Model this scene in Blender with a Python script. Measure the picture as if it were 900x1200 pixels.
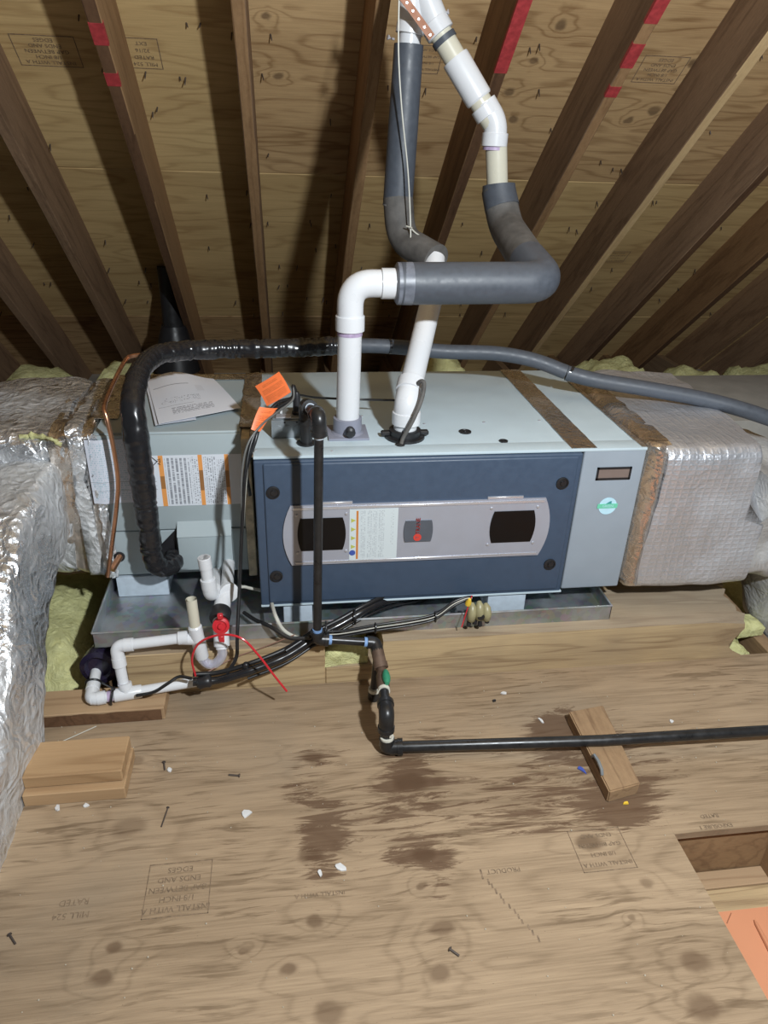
import bpy, bmesh, math, random
from mathutils import Vector, Matrix, noise
random.seed(7)
sc = bpy.context.scene
for o in list(bpy.data.objects): bpy.data.objects.remove(o)
COL = sc.collection
# ------------------------------------------------------------------ camera, world, lamp, exposure
FPX = 851.32                                     # focal length in pixels of the 900x1200 frame
CF = Vector((0.13118, 0.87501, -0.46607)); CR = Vector((0.99080, -0.13169, 0.03160)); CU = Vector((0.03373, 0.46591, 0.88420))
CF.normalize(); CR = (CR - CF * CR.dot(CF)).normalized(); CU = CR.cross(CF)
CP = Vector((0.07805, -1.62394, 1.13047))
cd = bpy.data.cameras.new('camera'); cam = bpy.data.objects.new('camera', cd); COL.objects.link(cam)
cd.sensor_fit = 'VERTICAL'; cd.sensor_height = 24.0; cd.lens = 24.0 * FPX / 1200.0; cd.clip_start = 0.02
cam.matrix_world = Matrix(((CR.x, CU.x, -CF.x, CP.x), (CR.y, CU.y, -CF.y, CP.y), (CR.z, CU.z, -CF.z, CP.z), (0, 0, 0, 1)))
sc.camera = cam
w = bpy.data.worlds.new('world'); sc.world = w; w.use_nodes = True
w.node_tree.nodes['Background'].inputs[0].default_value = (0.95, 0.97, 1.0, 1)
w.node_tree.nodes['Background'].inputs[1].default_value = 0.03
ld = bpy.data.lights.new('work_lamp', 'POINT'); ld.energy = 95; ld.shadow_soft_size = 0.045; ld.color = (0.91, 0.965, 1.0)
lamp = bpy.data.objects.new('work_lamp', ld); lamp.location = (0.73, -1.62, 1.62); COL.objects.link(lamp)
sc.view_settings.view_transform = 'Standard'; sc.view_settings.look = 'None'
sc.view_settings.gamma = 1; sc.view_settings.use_curve_mapping = False
sc.view_settings.exposure = 1.3

# ------------------------------------------------------------------ measuring helpers
def ray(px, py): return CF + CR * ((px - 450) / FPX) + CU * ((600 - py) / FPX)
def onX(px, py, x): r = ray(px, py); return CP + r * ((x - CP.x) / r.x)
def onY(px, py, y): r = ray(px, py); return CP + r * ((y - CP.y) / r.y)
def onZ(px, py, z): r = ray(px, py); return CP + r * ((z - CP.z) / r.z)
AL = 0.70181; TA = math.tan(AL); DC = 2.43        # roof deck plane z = DC - TA*y
def onD(px, py, h=0.0):
    n = Vector((0, math.sin(AL), math.cos(AL))); r = ray(px, py); d = DC * math.cos(AL) - h
    return CP + r * ((d - n.dot(CP)) / n.dot(r))
FZ = -0.20                                       # top of the floor plywood
H, D = 0.4276, 0.6755                            # furnace height and depth (it is 1.0 long)

# ------------------------------------------------------------------ mesh helpers
ORG = {}
def box(bm, x0, x1, y0, y1, z0, z1, bev=0.0, seg=2, mtx=None):
    t = bmesh.new(); bmesh.ops.create_cube(t, size=1)
    for v in t.verts: v.co = Vector((x0 + (v.co.x + .5) * (x1 - x0), y0 + (v.co.y + .5) * (y1 - y0), z0 + (v.co.z + .5) * (z1 - z0)))
    if bev: bmesh.ops.bevel(t, geom=t.edges[:], offset=bev, segments=seg, profile=0.6, affect='EDGES')
    if mtx: bmesh.ops.transform(t, matrix=mtx, verts=t.verts[:])
    join(bm, t)
def join(bm, t):
    me = bpy.data.meshes.new('tmp'); t.to_mesh(me); t.free(); bm.from_mesh(me); bpy.data.meshes.remove(me)
def B(*a, **k): bm = bmesh.new(); box(bm, *a, **k); return bm
def fillet(pts, rad, n=7):
    pts = [Vector(p) for p in pts]; out = [pts[0]]
    for i in range(1, len(pts) - 1):
        a, b, c = pts[i - 1], pts[i], pts[i + 1]; u = (a - b); v = (c - b)
        r = rad[i - 1] if isinstance(rad, (list, tuple)) else rad
        k = min(r, u.length * .48, v.length * .48); p0 = b + u.normalized() * k; p1 = b + v.normalized() * k
        for j in range(n + 1):
            t = j / n; out.append(p0 * (1 - t) ** 2 + b * 2 * t * (1 - t) + p1 * t * t)
    out.append(pts[-1]); return out
def spline(pts, n=8):
    pts = [Vector(p) for p in pts]; P = [pts[0] * 2 - pts[1]] + pts + [pts[-1] * 2 - pts[-2]]; out = []
    for i in range(1, len(P) - 2):
        p0, p1, p2, p3 = P[i - 1:i + 3]
        for j in range(n):
            t = j / n; out.append(.5 * ((2 * p1) + (p2 - p0) * t + (2 * p0 - 5 * p1 + 4 * p2 - p3) * t * t + (3 * p1 - p0 - 3 * p2 + p3) * t ** 3))
    out.append(pts[-1]); return out
def resample(pts, step):
    out = [pts[0]]; acc = 0
    for a, b in zip(pts, pts[1:]):
        L = (b - a).length; s = step - acc
        while s <= L: out.append(a.lerp(b, s / L)); s += step
        acc = L - (s - step)
    out.append(pts[-1]); return out
def sweep(bm, pts, prof, cap=True, scale=None, up=None, jitter=None):
    pts = [Vector(p) for p in pts]; N = len(pts); rings = []; fr = None
    for i in range(N):
        t = ((pts[min(i + 1, N - 1)] - pts[max(i - 1, 0)])).normalized()
        if fr is None:
            u = Vector(up) if up else (Vector((0, 0, 1)) if abs(t.z) < .9 else Vector((0, 1, 0)))
            fr = (u - t * u.dot(t)).normalized()
        else:
            fr = (fr - t * fr.dot(t)).normalized()
        s = t.cross(fr); k = scale[i] if scale else 1
        rings.append([bm.verts.new(pts[i] + (s * a + fr * b) * k) for a, b in prof])
    M = len(prof)
    for i in range(N - 1):
        for j in range(M): bm.faces.new((rings[i][j], rings[i][(j + 1) % M], rings[i + 1][(j + 1) % M], rings[i + 1][j]))
    if cap: bm.faces.new(rings[0][::-1]); bm.faces.new(rings[-1])
    return rings
def circ(r, seg=16): return [(r * math.cos(2 * math.pi * k / seg), r * math.sin(2 * math.pi * k / seg)) for k in range(seg)]
def tube(bm, pts, r, seg=16, cap=True):
    if isinstance(r, (list, tuple)): sweep(bm, pts, circ(1, seg), cap, scale=list(r))
    else: sweep(bm, pts, circ(r, seg), cap)
def T(pts, r, seg=16, cap=True): bm = bmesh.new(); tube(bm, pts, r, seg, cap); return bm
def lathe(bm, base, axis, prof, seg=20):
    base = Vector(base); ax = Vector(axis).normalized()
    pts = [base + ax * h for r, h in prof]
    u = Vector((0, 0, 1)) if abs(ax.z) < .9 else Vector((0, 1, 0)); f = (u - ax * u.dot(ax)).normalized(); s = ax.cross(f); rings = []
    for (r, h), p in zip(prof, pts):
        rings.append([bm.verts.new(p + (s * math.cos(2 * math.pi * k / seg) + f * math.sin(2 * math.pi * k / seg)) * max(r, 1e-5)) for k in range(seg)])
    for a, b in zip(rings, rings[1:]):
        for k in range(seg): bm.faces.new((a[k], a[(k + 1) % seg], b[(k + 1) % seg], b[k]))
    bm.faces.new(rings[0][::-1]); bm.faces.new(rings[-1])
def L(base, axis, prof, seg=20): bm = bmesh.new(); lathe(bm, base, axis, prof, seg); return bm
def plate(bm, pts, th, nrm):
    nrm = Vector(nrm); a = [bm.verts.new(Vector(p)) for p in pts]; b = [bm.verts.new(Vector(p) + nrm * th) for p in pts]; n = len(a)
    bm.faces.new(b); bm.faces.new(a[::-1])
    for i in range(n): bm.faces.new((a[i], a[(i + 1) % n], b[(i + 1) % n], b[i]))
    bmesh.ops.recalc_face_normals(bm, faces=bm.faces[:])
def PL(pts, th=0.003, nrm=(0, -1, 0)): bm = bmesh.new(); plate(bm, pts, th, nrm); return bm
def quad(c0, c1, c2, c3, nx=1, ny=1, th=0.0008, f=None):
    """sheet with UVs: c0 lower left, c1 lower right, c2 upper right, c3 upper left"""
    c0, c1, c2, c3 = map(Vector, (c0, c1, c2, c3)); bm = bmesh.new(); uv = bm.loops.layers.uv.new('UVMap'); g = []
    n = (c1 - c0).cross(c3 - c0).normalized()
    for j in range(ny + 1):
        for i in range(nx + 1):
            u, v = i / nx, j / ny; p = (c0.lerp(c1, u)).lerp(c3.lerp(c2, u), v)
            if f: p = p + f(u, v)
            g.append((bm.verts.new(p + n * th), (u, v)))
    for j in range(ny):
        for i in range(nx):
            q = [g[j * (nx + 1) + i], g[j * (nx + 1) + i + 1], g[(j + 1) * (nx + 1) + i + 1], g[(j + 1) * (nx + 1) + i]]
            fc = bm.faces.new([a[0] for a in q])
            for lp, a in zip(fc.loops, q): lp[uv].uv = a[1]
    ext = bmesh.ops.extrude_face_region(bm, geom=bm.faces[:])
    vs = [e for e in ext['geom'] if isinstance(e, bmesh.types.BMVert)]
    for v in vs: v.co -= n * th
    bmesh.ops.recalc_face_normals(bm, faces=bm.faces[:]); return bm
def rnd(p, sc_, amp):
    q = Vector(p) * sc_
    return Vector((noise.noise(q), noise.noise(q + Vector((31.7, 5, 1))), noise.noise(q + Vector((3, 77.7, 9))))) * amp
def crinkle(bm, levels):
    for v in bm.verts:
        d = Vector((0, 0, 0))
        for s, a in levels: d += rnd(v.co, s, a)
        v.co += d
def text(bm, s, size, mtx, align='CENTER'):
    cu = bpy.data.curves.new('t', 'FONT'); cu.body = s; cu.size = size; cu.align_x = align; cu.align_y = 'CENTER'; cu.resolution_u = 2
    o = bpy.data.objects.new('t', cu); COL.objects.link(o); dg = bpy.context.evaluated_depsgraph_get()
    me = bpy.data.meshes.new_from_object(o.evaluated_get(dg)); bpy.data.objects.remove(o); bpy.data.curves.remove(cu)
    me.transform(mtx); bm.from_mesh(me); bpy.data.meshes.remove(me)

def thing(name, label, cat, loc=(0, 0, 0), group=None):
    o = bpy.data.objects.new(name, None); COL.objects.link(o); o.location = loc; o['label'] = label; o['category'] = cat
    if group: o['group'] = group
    o.empty_display_size = .05; ORG[o.name] = Vector(loc); return o
def struct(name, loc=(0, 0, 0)):
    o = bpy.data.objects.new(name, None); COL.objects.link(o); o['kind'] = 'structure'; ORG[o.name] = Vector(loc); o.location = loc; return o
def obj(name, bm, m, parent=None, smooth=40, label=None, kind=None):
    me = bpy.data.meshes.new(name)
    org = ORG[parent.name] if parent else Vector((0, 0, 0))
    if org.length: bmesh.ops.translate(bm, vec=-org, verts=bm.verts[:])
    bm.to_mesh(me); bm.free(); me.materials.append(m)
    if smooth: me.shade_smooth(); me.set_sharp_from_angle(angle=math.radians(smooth))
    o = bpy.data.objects.new(name, me); COL.objects.link(o); ORG[o.name] = org.copy()
    if parent: o.parent = parent
    if label: o['label'] = label
    if kind: o['kind'] = kind
    return o
def solo(name, bm, m, label, cat, smooth=40, group=None, kind=None):
    c = Vector((0, 0, 0)); zmin = 1e9
    for v in bm.verts: c += v.co; zmin = min(zmin, v.co.z)
    c /= len(bm.verts); c.z = zmin
    bmesh.ops.translate(bm, vec=-c, verts=bm.verts[:])
    o = obj(name, bm, m, None, smooth); o.location = c; ORG[o.name] = c; o['label'] = label; o['category'] = cat
    if group: o['group'] = group
    if kind: o['kind'] = kind
    return o

# ------------------------------------------------------------------ material helpers
class NT:
    def __init__(s, name, color=(.5, .5, .5), rough=.5, metal=0.0, spec=.5):
        s.m = bpy.data.materials.new(name); s.m.use_nodes = True; s.t = s.m.node_tree; s.b = s.t.nodes['Principled BSDF']
        s.set('Base Color', (*color, 1)); s.set('Roughness', rough); s.set('Metallic', metal); s.set('Specular IOR Level', spec)
    def set(s, k, v):
        if isinstance(v, bpy.types.NodeSocket): s.t.links.new(v, s.b.inputs[k])
        else: s.b.inputs[k].default_value = v
    def n(s, typ, ins={}, out=0, **kw):
        nd = s.t.nodes.new('ShaderNode' + typ)
        for k, v in kw.items(): setattr(nd, k, v)
        for k, v in ins.items():
            if isinstance(v, bpy.types.NodeSocket): s.t.links.new(v, nd.inputs[k])
            else: nd.inputs[k].default_value = v
        return nd.outputs[out]
    def math(s, op, a, b=0.0, c=0.0): return s.n('Math', {0: a, 1: b, 2: c}, operation=op)
    def vec(s, op, a, b=(0, 0, 0), out=0): return s.n('VectorMath', {0: a, 1: b}, out=out, operation=op)
    def mix(s, f, a, b):
        a = a if isinstance(a, bpy.types.NodeSocket) else (*a, 1); b = b if isinstance(b, bpy.types.NodeSocket) else (*b, 1)
        return s.n('Mix', {0: f, 6: a, 7: b}, out=2, data_type='RGBA')
    def mr(s, v, a, b, c=0.0, d=1.0, smooth=False):
        return s.n('MapRange', {'Value': v, 'From Min': a, 'From Max': b, 'To Min': c, 'To Max': d}, interpolation_type='SMOOTHSTEP' if smooth else 'LINEAR')
    def noise(s, v, scale, detail=3, rough=.55, dist=0.0, out=0): return s.n('TexNoise', {'Vector': v, 'Scale': scale, 'Detail': detail, 'Roughness': rough, 'Distortion': dist}, out=out)
    def pos(s): return s.n('NewGeometry', out=0)
    def objc(s): return s.n('TexCoord', out=3)
    def uv(s): return s.n('TexCoord', out=2)
    def rand(s): return s.n('ObjectInfo', out=5)
    def bump(s, h, strength=.3, dist=.01, prev=None):
        i = {'Strength': strength, 'Distance': dist, 'Height': h}
        if prev: i['Normal'] = prev
        o = s.n('Bump', i); s.set('Normal', o); return o
def plain(name, color, rough=.5, metal=0.0, spec=.5, var=0.06, scale=30, bump=0.0, bdist=.002):
    k = NT(name, color, rough, metal, spec)
    nz = k.noise(k.objc(), scale, 4)
    f = k.mr(nz, .3, .7, 1 - var, 1 + var)
    k.set('Base Color', k.vec('SCALE', (*color,)) if False else k.mix(1.0, color, color))
    mul = k.n('Mix', {0: 1.0, 6: (*color, 1), 7: (1, 1, 1, 1)}, out=2, data_type='RGBA', blend_type='MULTIPLY')
    hs = k.n('HueSaturation', {'Color': mul, 'Value': f}); k.set('Base Color', hs)
    k.set('Roughness', k.mr(nz, .3, .7, max(rough - .08, .02), min(rough + .08, 1)))
    if bump: k.bump(nz, bump, bdist)
    return k.m
def wood(name, light, dark, axes, src='pos', rings=9.0, low=1.0, rough=.72, knots=(), stains=(), stain_col=(.075, .035, .018), streak=.35, kx=1.35, line=.5, randv=.0, knot_col=(.085, .046, .024), bdist=.0012, speck=0.0, grime=None, fleck=0.0):
    k = NT(name, light, rough, 0, .3); P = k.pos() if src == 'pos' else k.objc()
    if src != 'pos':
        off = k.n('CombineXYZ', {0: k.math('MULTIPLY', k.rand(), 37.0), 1: k.math('MULTIPLY', k.rand(), 13.0), 2: k.math('MULTIPLY', k.rand(), 7.0)})
        P2 = k.vec('ADD', P, off)
    else: P2 = P
    q = k.vec('MULTIPLY', P2, axes)
    PW = k.vec('ADD', P, k.vec('SCALE', k.vec('SUBTRACT', k.noise(P, 14, 3, out=1), (.5, .5, .5)))) if knots else P
    if knots: PW.node.inputs[1].links[0].from_node.inputs['Scale'].default_value = .035
    h = k.math('MULTIPLY', k.noise(q, low, 3, .5, .25), rings); core = None
    for (cx, cy, r, a) in knots:
        d = k.vec('LENGTH', k.vec('MULTIPLY', k.vec('SUBTRACT', PW, (cx, cy, 0)), (1 / kx, 1, 0)), out=1)
        e = k.math('EXPONENT', k.math('MULTIPLY', k.math('POWER', k.math('DIVIDE', d, 2.6 * r), 2.0), -1.0))
        h = k.math('MULTIPLY_ADD', e, 1.7, h)
        c = k.mr(d, r * .5, r * 1.15, a * .95, 0, True); core = c if core is None else k.math('MAXIMUM', core, c)
    wv = k.math('MULTIPLY_ADD', k.math('SINE', k.math('MULTIPLY', h, 6.283)), .5, .5)
    wv = k.math('POWER', wv, 5.0)
    fine = k.noise(k.vec('MULTIPLY', q, (1.3, 9, 9)), 5.0, 4, .65)
    fine2 = k.noise(k.vec('MULTIPLY', q, (2.2, 5, 5)), 2.2, 4, .7, .5)
    fine = k.math('ADD', k.math('MULTIPLY', fine, .55), k.math('MULTIPLY', fine2, .45))
    big = k.noise(q, .7, 2)
    f = k.math('ADD', k.math('MULTIPLY', wv, line), k.math('MULTIPLY', k.mr(fine, .36, .66), streak), )
    f = k.math('ADD', f, k.mr(big, .3, .7, -.15, .25)); f = k.n('Clamp', {0: f})
    col = k.mix(f, light, dark)
    if grime:
        gr = k.mr(k.noise(P, 1.6, 4, .6), .45, .7, 0, .55, True); col = k.mix(gr, col, grime)
    if fleck:
        wob = k.vec('ADD', P, k.n('CombineXYZ', {1: k.math('ADD', k.math('MULTIPLY', k.noise(P, 2.2, 2), .06), k.math('MULTIPLY', h, -.006))}))
        fz = k.noise(k.vec('MULTIPLY', wob, (8, 95, 1)), 1.0, 4, .6, .3)
        pm = k.mr(k.noise(k.vec('MULTIPLY', P, (1, 2.2, 1)), 3.2, 4, .6), .38, .62, .12, 1, True)
        ff = k.math('MULTIPLY', k.math('MULTIPLY', k.mr(fz, .50, .66, 0, 1, True), pm), fleck)
        col = k.mix(ff, col, dark)
    if stains:
        tot = None
        for (cx, cy, rx, ry, a) in stains:
            d = k.vec('LENGTH', k.vec('MULTIPLY', k.vec('SUBTRACT', P, (cx, cy, 0)), (1 / rx, 1 / ry, 0)), out=1)
            e = k.math('MULTIPLY', k.math('EXPONENT', k.math('MULTIPLY', k.math('POWER', d, 2.0), -1.0)), a)
            tot = e if tot is None else k.math('ADD', tot, e)
        nz = k.noise(k.vec('MULTIPLY', P, (5, 40, 1)), 1.0, 6, .75, 1.2)
        sm = k.n('Clamp', {0: k.mr(k.math('ADD', k.math('MULTIPLY', nz, 1.25), k.math('MULTIPLY', tot, .31)), .86, .99, 0, .74, True)})
        col = k.mix(sm, col, stain_col)
    if core is not None: col = k.mix(k.math('MULTIPLY', core, k.mr(fine, .35, .62, 1, .62)), col, knot_col)
    if speck:
        sp = k.mr(k.noise(P, 260, 2, .5), .70, .78, 0, speck); col = k.mix(sp, col, (.05, .03, .02))
    if randv:
        col = k.n('HueSaturation', {'Color': col, 'Value': k.mr(k.rand(), 0, 1, 1 - randv, 1 + randv), 'Saturation': k.mr(k.math('FRACT', k.math('MULTIPLY', k.rand(), 17.3)), 0, 1, .9, 1.1)})
    k.set('Base Color', col); k.bump(k.math('ADD', fine, k.math('MULTIPLY', wv, -.4)), .35, bdist); return k.m
def foil(name, color=(.82, .84, .86), rough=.28, cr=(7, 22, 70), strength=.5, scrim=False, dust=.3, dustcol=(.35, .33, .30), dist=.012, metal=.7):
    k = NT(name, color, rough, metal); P = k.objc()
    a = k.noise(P, cr[0], 3, .6, 1.2); v = k.n('TexVoronoi', {'Vector': k.vec('ADD', P, k.vec('SCALE', k.noise(P, 6, 2, out=1))), 'Scale': cr[1]}, feature='F1')
    c = k.noise(P, cr[2], 4, .65, .8)
    h = k.math('ADD', k.math('ADD', k.math('MULTIPLY', a, .8), k.math('MULTIPLY', v, .45)), k.math('MULTIPLY', c, .35))
    if scrim:
        sx = k.n('SeparateXYZ', {0: P}, out=0); sz = k.n('SeparateXYZ', {0: P}, out=2); sy = k.n('SeparateXYZ', {0: P}, out=1)
        g1 = k.math('POWER', k.math('ABSOLUTE', k.math('SINE', k.math('MULTIPLY', sz, 230))), 6.0)
        g2 = k.math('POWER', k.math('ABSOLUTE', k.math('SINE', k.math('MULTIPLY', k.math('ADD', sx, k.math('MULTIPLY', sy, .0)), 150))), 8.0)
        h = k.math('ADD', h, k.math('MULTIPLY', k.math('MAXIMUM', g1, g2), .18))
    k.bump(h, strength, dist)
    dz = k.mr(k.noise(P, 3.0, 5, .65), .42, .68, 0, dust, True)
    k.set('Base Color', k.mix(dz, color, dustcol)); k.set('Metallic', k.mr(dz, 0, 1, metal, .15)); k.set('Roughness', k.math('ADD', k.mr(c, .3, .7, rough - .06, rough + .12), k.math('MULTIPLY', dz, .45)))
    return k.m
def printed(name, paper, ink, cols, stripes=(), rough=.45, swap=False, words=70):
    """flat print: cols = (u0,u1,v0,v1,rows,density); stripes = (u0,u1,v0,v1,colour)"""
    k = NT(name, paper, rough); sp = k.uv()
    u = k.n('SeparateXYZ', {0: sp}, out=0); v = k.n('SeparateXYZ', {0: sp}, out=1); col = None
    inr = lambda x, a, b: k.math('MULTIPLY', k.math('GREATER_THAN', x, a), k.math('LESS_THAN', x, b))
    col = k.mix(0.0, paper, paper)
    for (u0, u1, v0, v1, c) in stripes: col = k.mix(k.math('MULTIPLY', inr(u, u0, u1), inr(v, v0, v1)), col, c)
    for (u0, u1, v0, v1, rows, den) in cols:
        a, b = (v, u) if swap else (u, v)
        r = k.math('MULTIPLY', b, rows); fl = k.math('FLOOR', r); fr = k.math('SUBTRACT', r, fl)
        nz = k.noise(k.n('CombineXYZ', {0: k.math('MULTIPLY', a, words), 1: k.math('MULTIPLY', fl, 7.31)}), 1.0, 1, .5)
        ln = k.noise(k.n('CombineXYZ', {0: 3.3, 1: k.math('MULTIPLY', fl, 3.77)}), 1.0, 0)
        f = k.math('MULTIPLY', k.math('MULTIPLY', inr(fr, .2, .75), k.math('GREATER_THAN', nz, .60 - den * .2)), k.math('MULTIPLY', inr(u, u0, u1), inr(v, v0, v1)))
        col = k.mix(k.math('MULTIPLY', f, .75), col, ink)
    k.set('Base Color', col); return k.m

# ------------------------------------------------------------------ materials
def fl(px, py, r, a=.8):
    p = onZ(px, py, FZ); return (p.x, p.y, r * (p - CP).dot(CF) / FPX * 1.15, a)
FK = [fl(*q) for q in [(150, 970, 15, .5), (366, 888, 9), (482, 915, 13, 1), (497, 1000, 11, .95), (362, 1003, 11, .8), (370, 1080, 8), (340, 1138, 8), (519, 1089, 11, .75),
      (514, 1137, 11, .75), (693, 988, 12, .8), (815, 1127, 13, .75), (387, 1187, 14, .7), (137, 1108, 8), (120, 1147, 8), (825, 1183, 15), (288, 1112, 4, .6), (495, 1038, 5, .7), (755, 1032, 7, .5), (740, 1075, 4, .6), (160, 890, 7, .5)]]
def st(px, py, rx, ry, a):
    p = onZ(px, py, FZ); d = (p - CP).dot(CF) / FPX; return (p.x, p.y, rx * d, ry * d * 1.6, a)
FS = [st(478, 912, 45, 24, 1.5), (st(378, 985, 34, 44, 1.45)), st(640, 905, 100, 50, .75), st(730, 945, 50, 20, 1.5), st(690, 862, 70, 30, .9), st(495, 1002, 45, 15, 1.45),
      st(600, 965, 80, 40, .6), st(450, 960, 60, 20, .8), st(505, 870, 40, 16, .8), st(420, 800, 60, 15, .5), st(520, 1040, 20, 30, .6), st(780, 905, 60, 30, .5), st(375, 888, 45, 14, .9), st(650, 850, 30, 14, 1.2), st(345, 920, 30, 14, .9)]
M_floor = wood('floor_plywood', (.40, .292, .188), (.10, .062, .033), (.8, 6.0, 1), knots=FK, stains=FS, rings=13, low=.75, line=.17, streak=.42, fleck=.62, speck=.5, rough=.62, grime=(.25, .20, .145))
M_floor2 = wood('floor_plywood_clean', (.40, .295, .19), (.14, .09, .05), (.8, 6.0, 1), rings=9, low=.75, line=.15, streak=.45, fleck=.55, speck=.4, rough=.65)
def dkn(px, py, r, a=.85):
    p = onD(px, py); return (p.x, p.y, r * (p - CP).dot(CF) / FPX, a)
DK = [dkn(*q) for q in [(312, 20, 5), (326, 88, 5), (657, 30, 6), (624, 72, 5), (812, 74, 6), (767, 129, 6), (736, 141, 4), (597, 107, 6), (602, 140, 5)]]
M_deck_pale = wood('roof_plywood_pale', (.68, .49, .235), (.36, .22, .09), (.9, 7.5, 0), rings=10, low=.8, line=.34, streak=.42, knots=DK, rough=.75)
M_deck_tan = wood('roof_plywood_tan', (.62, .42, .215), (.26, .145, .06), (.9, 7.0, 0), rings=11, low=.9, line=.42, streak=.45, knots=DK, rough=.75)
M_rafter = wood('rafter_wood', (.34, .205, .11), (.13, .068, .034), (14, .9, 10), 'obj', rings=5, low=1, line=.3, streak=.5, randv=.16, rough=.7)
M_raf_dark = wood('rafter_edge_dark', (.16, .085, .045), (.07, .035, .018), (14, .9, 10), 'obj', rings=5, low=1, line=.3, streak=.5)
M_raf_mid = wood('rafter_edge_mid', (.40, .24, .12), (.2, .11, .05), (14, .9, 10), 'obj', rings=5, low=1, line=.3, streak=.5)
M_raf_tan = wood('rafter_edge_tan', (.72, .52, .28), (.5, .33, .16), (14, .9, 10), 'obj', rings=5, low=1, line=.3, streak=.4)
M_lumber = wood('lumber', (.42, .275, .15), (.25, .145, .07), (1.0, 12, 12), 'obj', rings=5, low=.9, line=.4, streak=.3, randv=.1)
M_beam = wood('beam_wood', (.54, .40, .225), (.17, .10, .05), (1.0, 14, 14), 'obj', rings=8, low=.9, line=.35, streak=.42, grime=(.27, .20, .13))
M_lumber_y = wood('joist_wood', (.30, .19, .10), (.15, .085, .045), (12, 1.0, 12), 'obj', rings=5, low=.9, line=.35, streak=.4, randv=.1)
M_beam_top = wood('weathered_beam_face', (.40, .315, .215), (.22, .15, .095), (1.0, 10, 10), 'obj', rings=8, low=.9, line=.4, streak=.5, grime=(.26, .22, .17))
M_block = wood('weathered_block', (.33, .215, .12), (.17, .10, .055), (16, 1.2, 14), 'obj', rings=6, low=1, line=.45, streak=.4)
M_endgrain = wood('end_grain', (.40, .27, .15), (.2, .12, .06), (14, 14, 14), 'obj', rings=6, low=.6, line=.6, streak=.2)
M_red = plain('red_paint', (.42, .045, .05), .6, var=.25, scale=60)
M_ink = plain('stamp_ink', (.035, .025, .02), .8)
M_ink2 = plain('faded_ink', (.20, .14, .09), .8, var=.4, scale=120)
M_nail = plain('nail_steel', (.12, .10, .09), .5, .6)
M_ins = NT('fiberglass', (.62, .60, .25), .95, 0, .1); _p = M_ins.objc(); _n = M_ins.noise(_p, 30, 6, .75, 1.0)
M_ins.set('Base Color', M_ins.mix(M_ins.mr(_n, .3, .7), (.60, .58, .26), (.80, .79, .42))); M_ins.bump(_n, .8, .02); M_ins = M_ins.m
M_top = plain('light_grey_paint', (.50, .60, .655), .42, 0, .5, .03, 12)
M_gray = plain('grey_paint', (.29, .335, .385), .45, 0, .5, .03, 14)
M_coil = plain('coil_grey_paint', (.35, .41, .43), .45, 0, .5, .03, 10)
M_blue = plain('slate_blue_plastic', (.050, .077, .124), .42, 0, .5, .05, 60, .08, .0006)
M_silver = plain('silver_plate', (.41, .43, .50), .36, .35, .5, .03, 20)
M_edge = plain('bright_edge', (.60, .61, .66), .3, .6, .5, .03)
M_dark = plain('dark_window', (.006, .005, .005), .35, 0, .25, .1)
M_blackp = plain('black_plastic', (.016, .016, .018), .4, 0, .5, .1)
M_badge = plain('badge_grey', (.085, .095, .115), .4)
M_logo = plain('logo_red', (.62, .055, .04), .45)
M_pvc = plain('white_pvc', (.67, .685, .71), .28, 0, .5, .02, 8)
M_cream = plain('aged_pvc', (.60, .575, .47), .32, 0, .5, .03, 8)
M_primer = plain('purple_primer', (.42, .33, .48), .4, var=.2, scale=80)
M_foam = plain('pipe_insulation', (.066, .076, .094), .5, 0, .5, .1, 60, .15, .001)
M_foamtape = plain('dusty_insulation', (.105, .10, .095), .7, 0, .3, .3, 25, .2, .002)
M_tape = plain('black_vinyl_tape', (.014, .014, .016), .24, 0, .55, .1, 30)
M_foiltape = foil('foil_tape', (.72, .66, .60), .2, (9, 18, 50), .45, dust=.25, dustcol=(.25, .19, .13), dist=.008, metal=.97)
M_foilL = foil('crumpled_foil', (.80, .82, .85), .22, (5, 13, 48), .8, dust=.75, dustcol=(.47, .475, .47), dist=.02, metal=.84)
M_foilR = foil('scrim_foil', (.66, .68, .73), .32, (4, 12, 80), .36, scrim=True, dust=.4, dustcol=(.44, .445, .45), dist=.012, metal=.72)
M_foilD = foil('dusty_foil', (.62, .62, .62), .45, (6, 20, 70), .4, dust=.9, dustcol=(.40, .39, .37), dist=.012)
M_galv = NT('galvanised_steel', (.45, .48, .50), .38, .85); _v = M_galv.n('TexVoronoi', {'Vector': M_galv.objc(), 'Scale': 60.0}, out=1); _n = M_galv.noise(M_galv.objc(), 9, 4, .6)
M_galv.set('Base Color', M_galv.mix(M_galv.mr(_n, .4, .65), M_galv.mix(.15, (.36, .385, .40), _v), (.52, .55, .58))); M_galv.set('Roughness', M_galv.mr(_n, .3, .7, .28, .55)); M_galv = M_galv.m
M_polyfoam = plain('white_foam', (.46, .53, .60), .7, 0, .3, .08, 40, .2, .002)
M_iron = plain('black_iron', (.030, .030, .031), .33, .4, .5, .25, 40, .15, .001)
M_rust = plain('rusty_iron', (.13, .085, .06), .6, .3, .4, .3, 40, .3, .001)
M_dope = plain('pipe_dope', (.62, .60, .52), .7, 0, .3, .15, 90, .3, .001)
M_bluedope = plain('blue_thread_sealant', (.20, .34, .60), .6, 0, .4, .15, 90)
M_green = plain('green_handle', (.03, .22, .12), .45, 0, .5, .2, 50)
M_copper = plain('copper', (.62, .33, .20), .3, .95, .5, .12, 25)
M_orange = printed('orange_tag', (.90, .20, .06), (.45, .10, .03), [(.10, .90, .08, .32, 18, .9), (.1, .9, .38, .62, 18, .9), (.2, .8, .7, .86, 14, .9)], words=34)
M_galvbox = plain('box_steel', (.34, .37, .39), .4, .6, .5, .06, 20)
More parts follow.
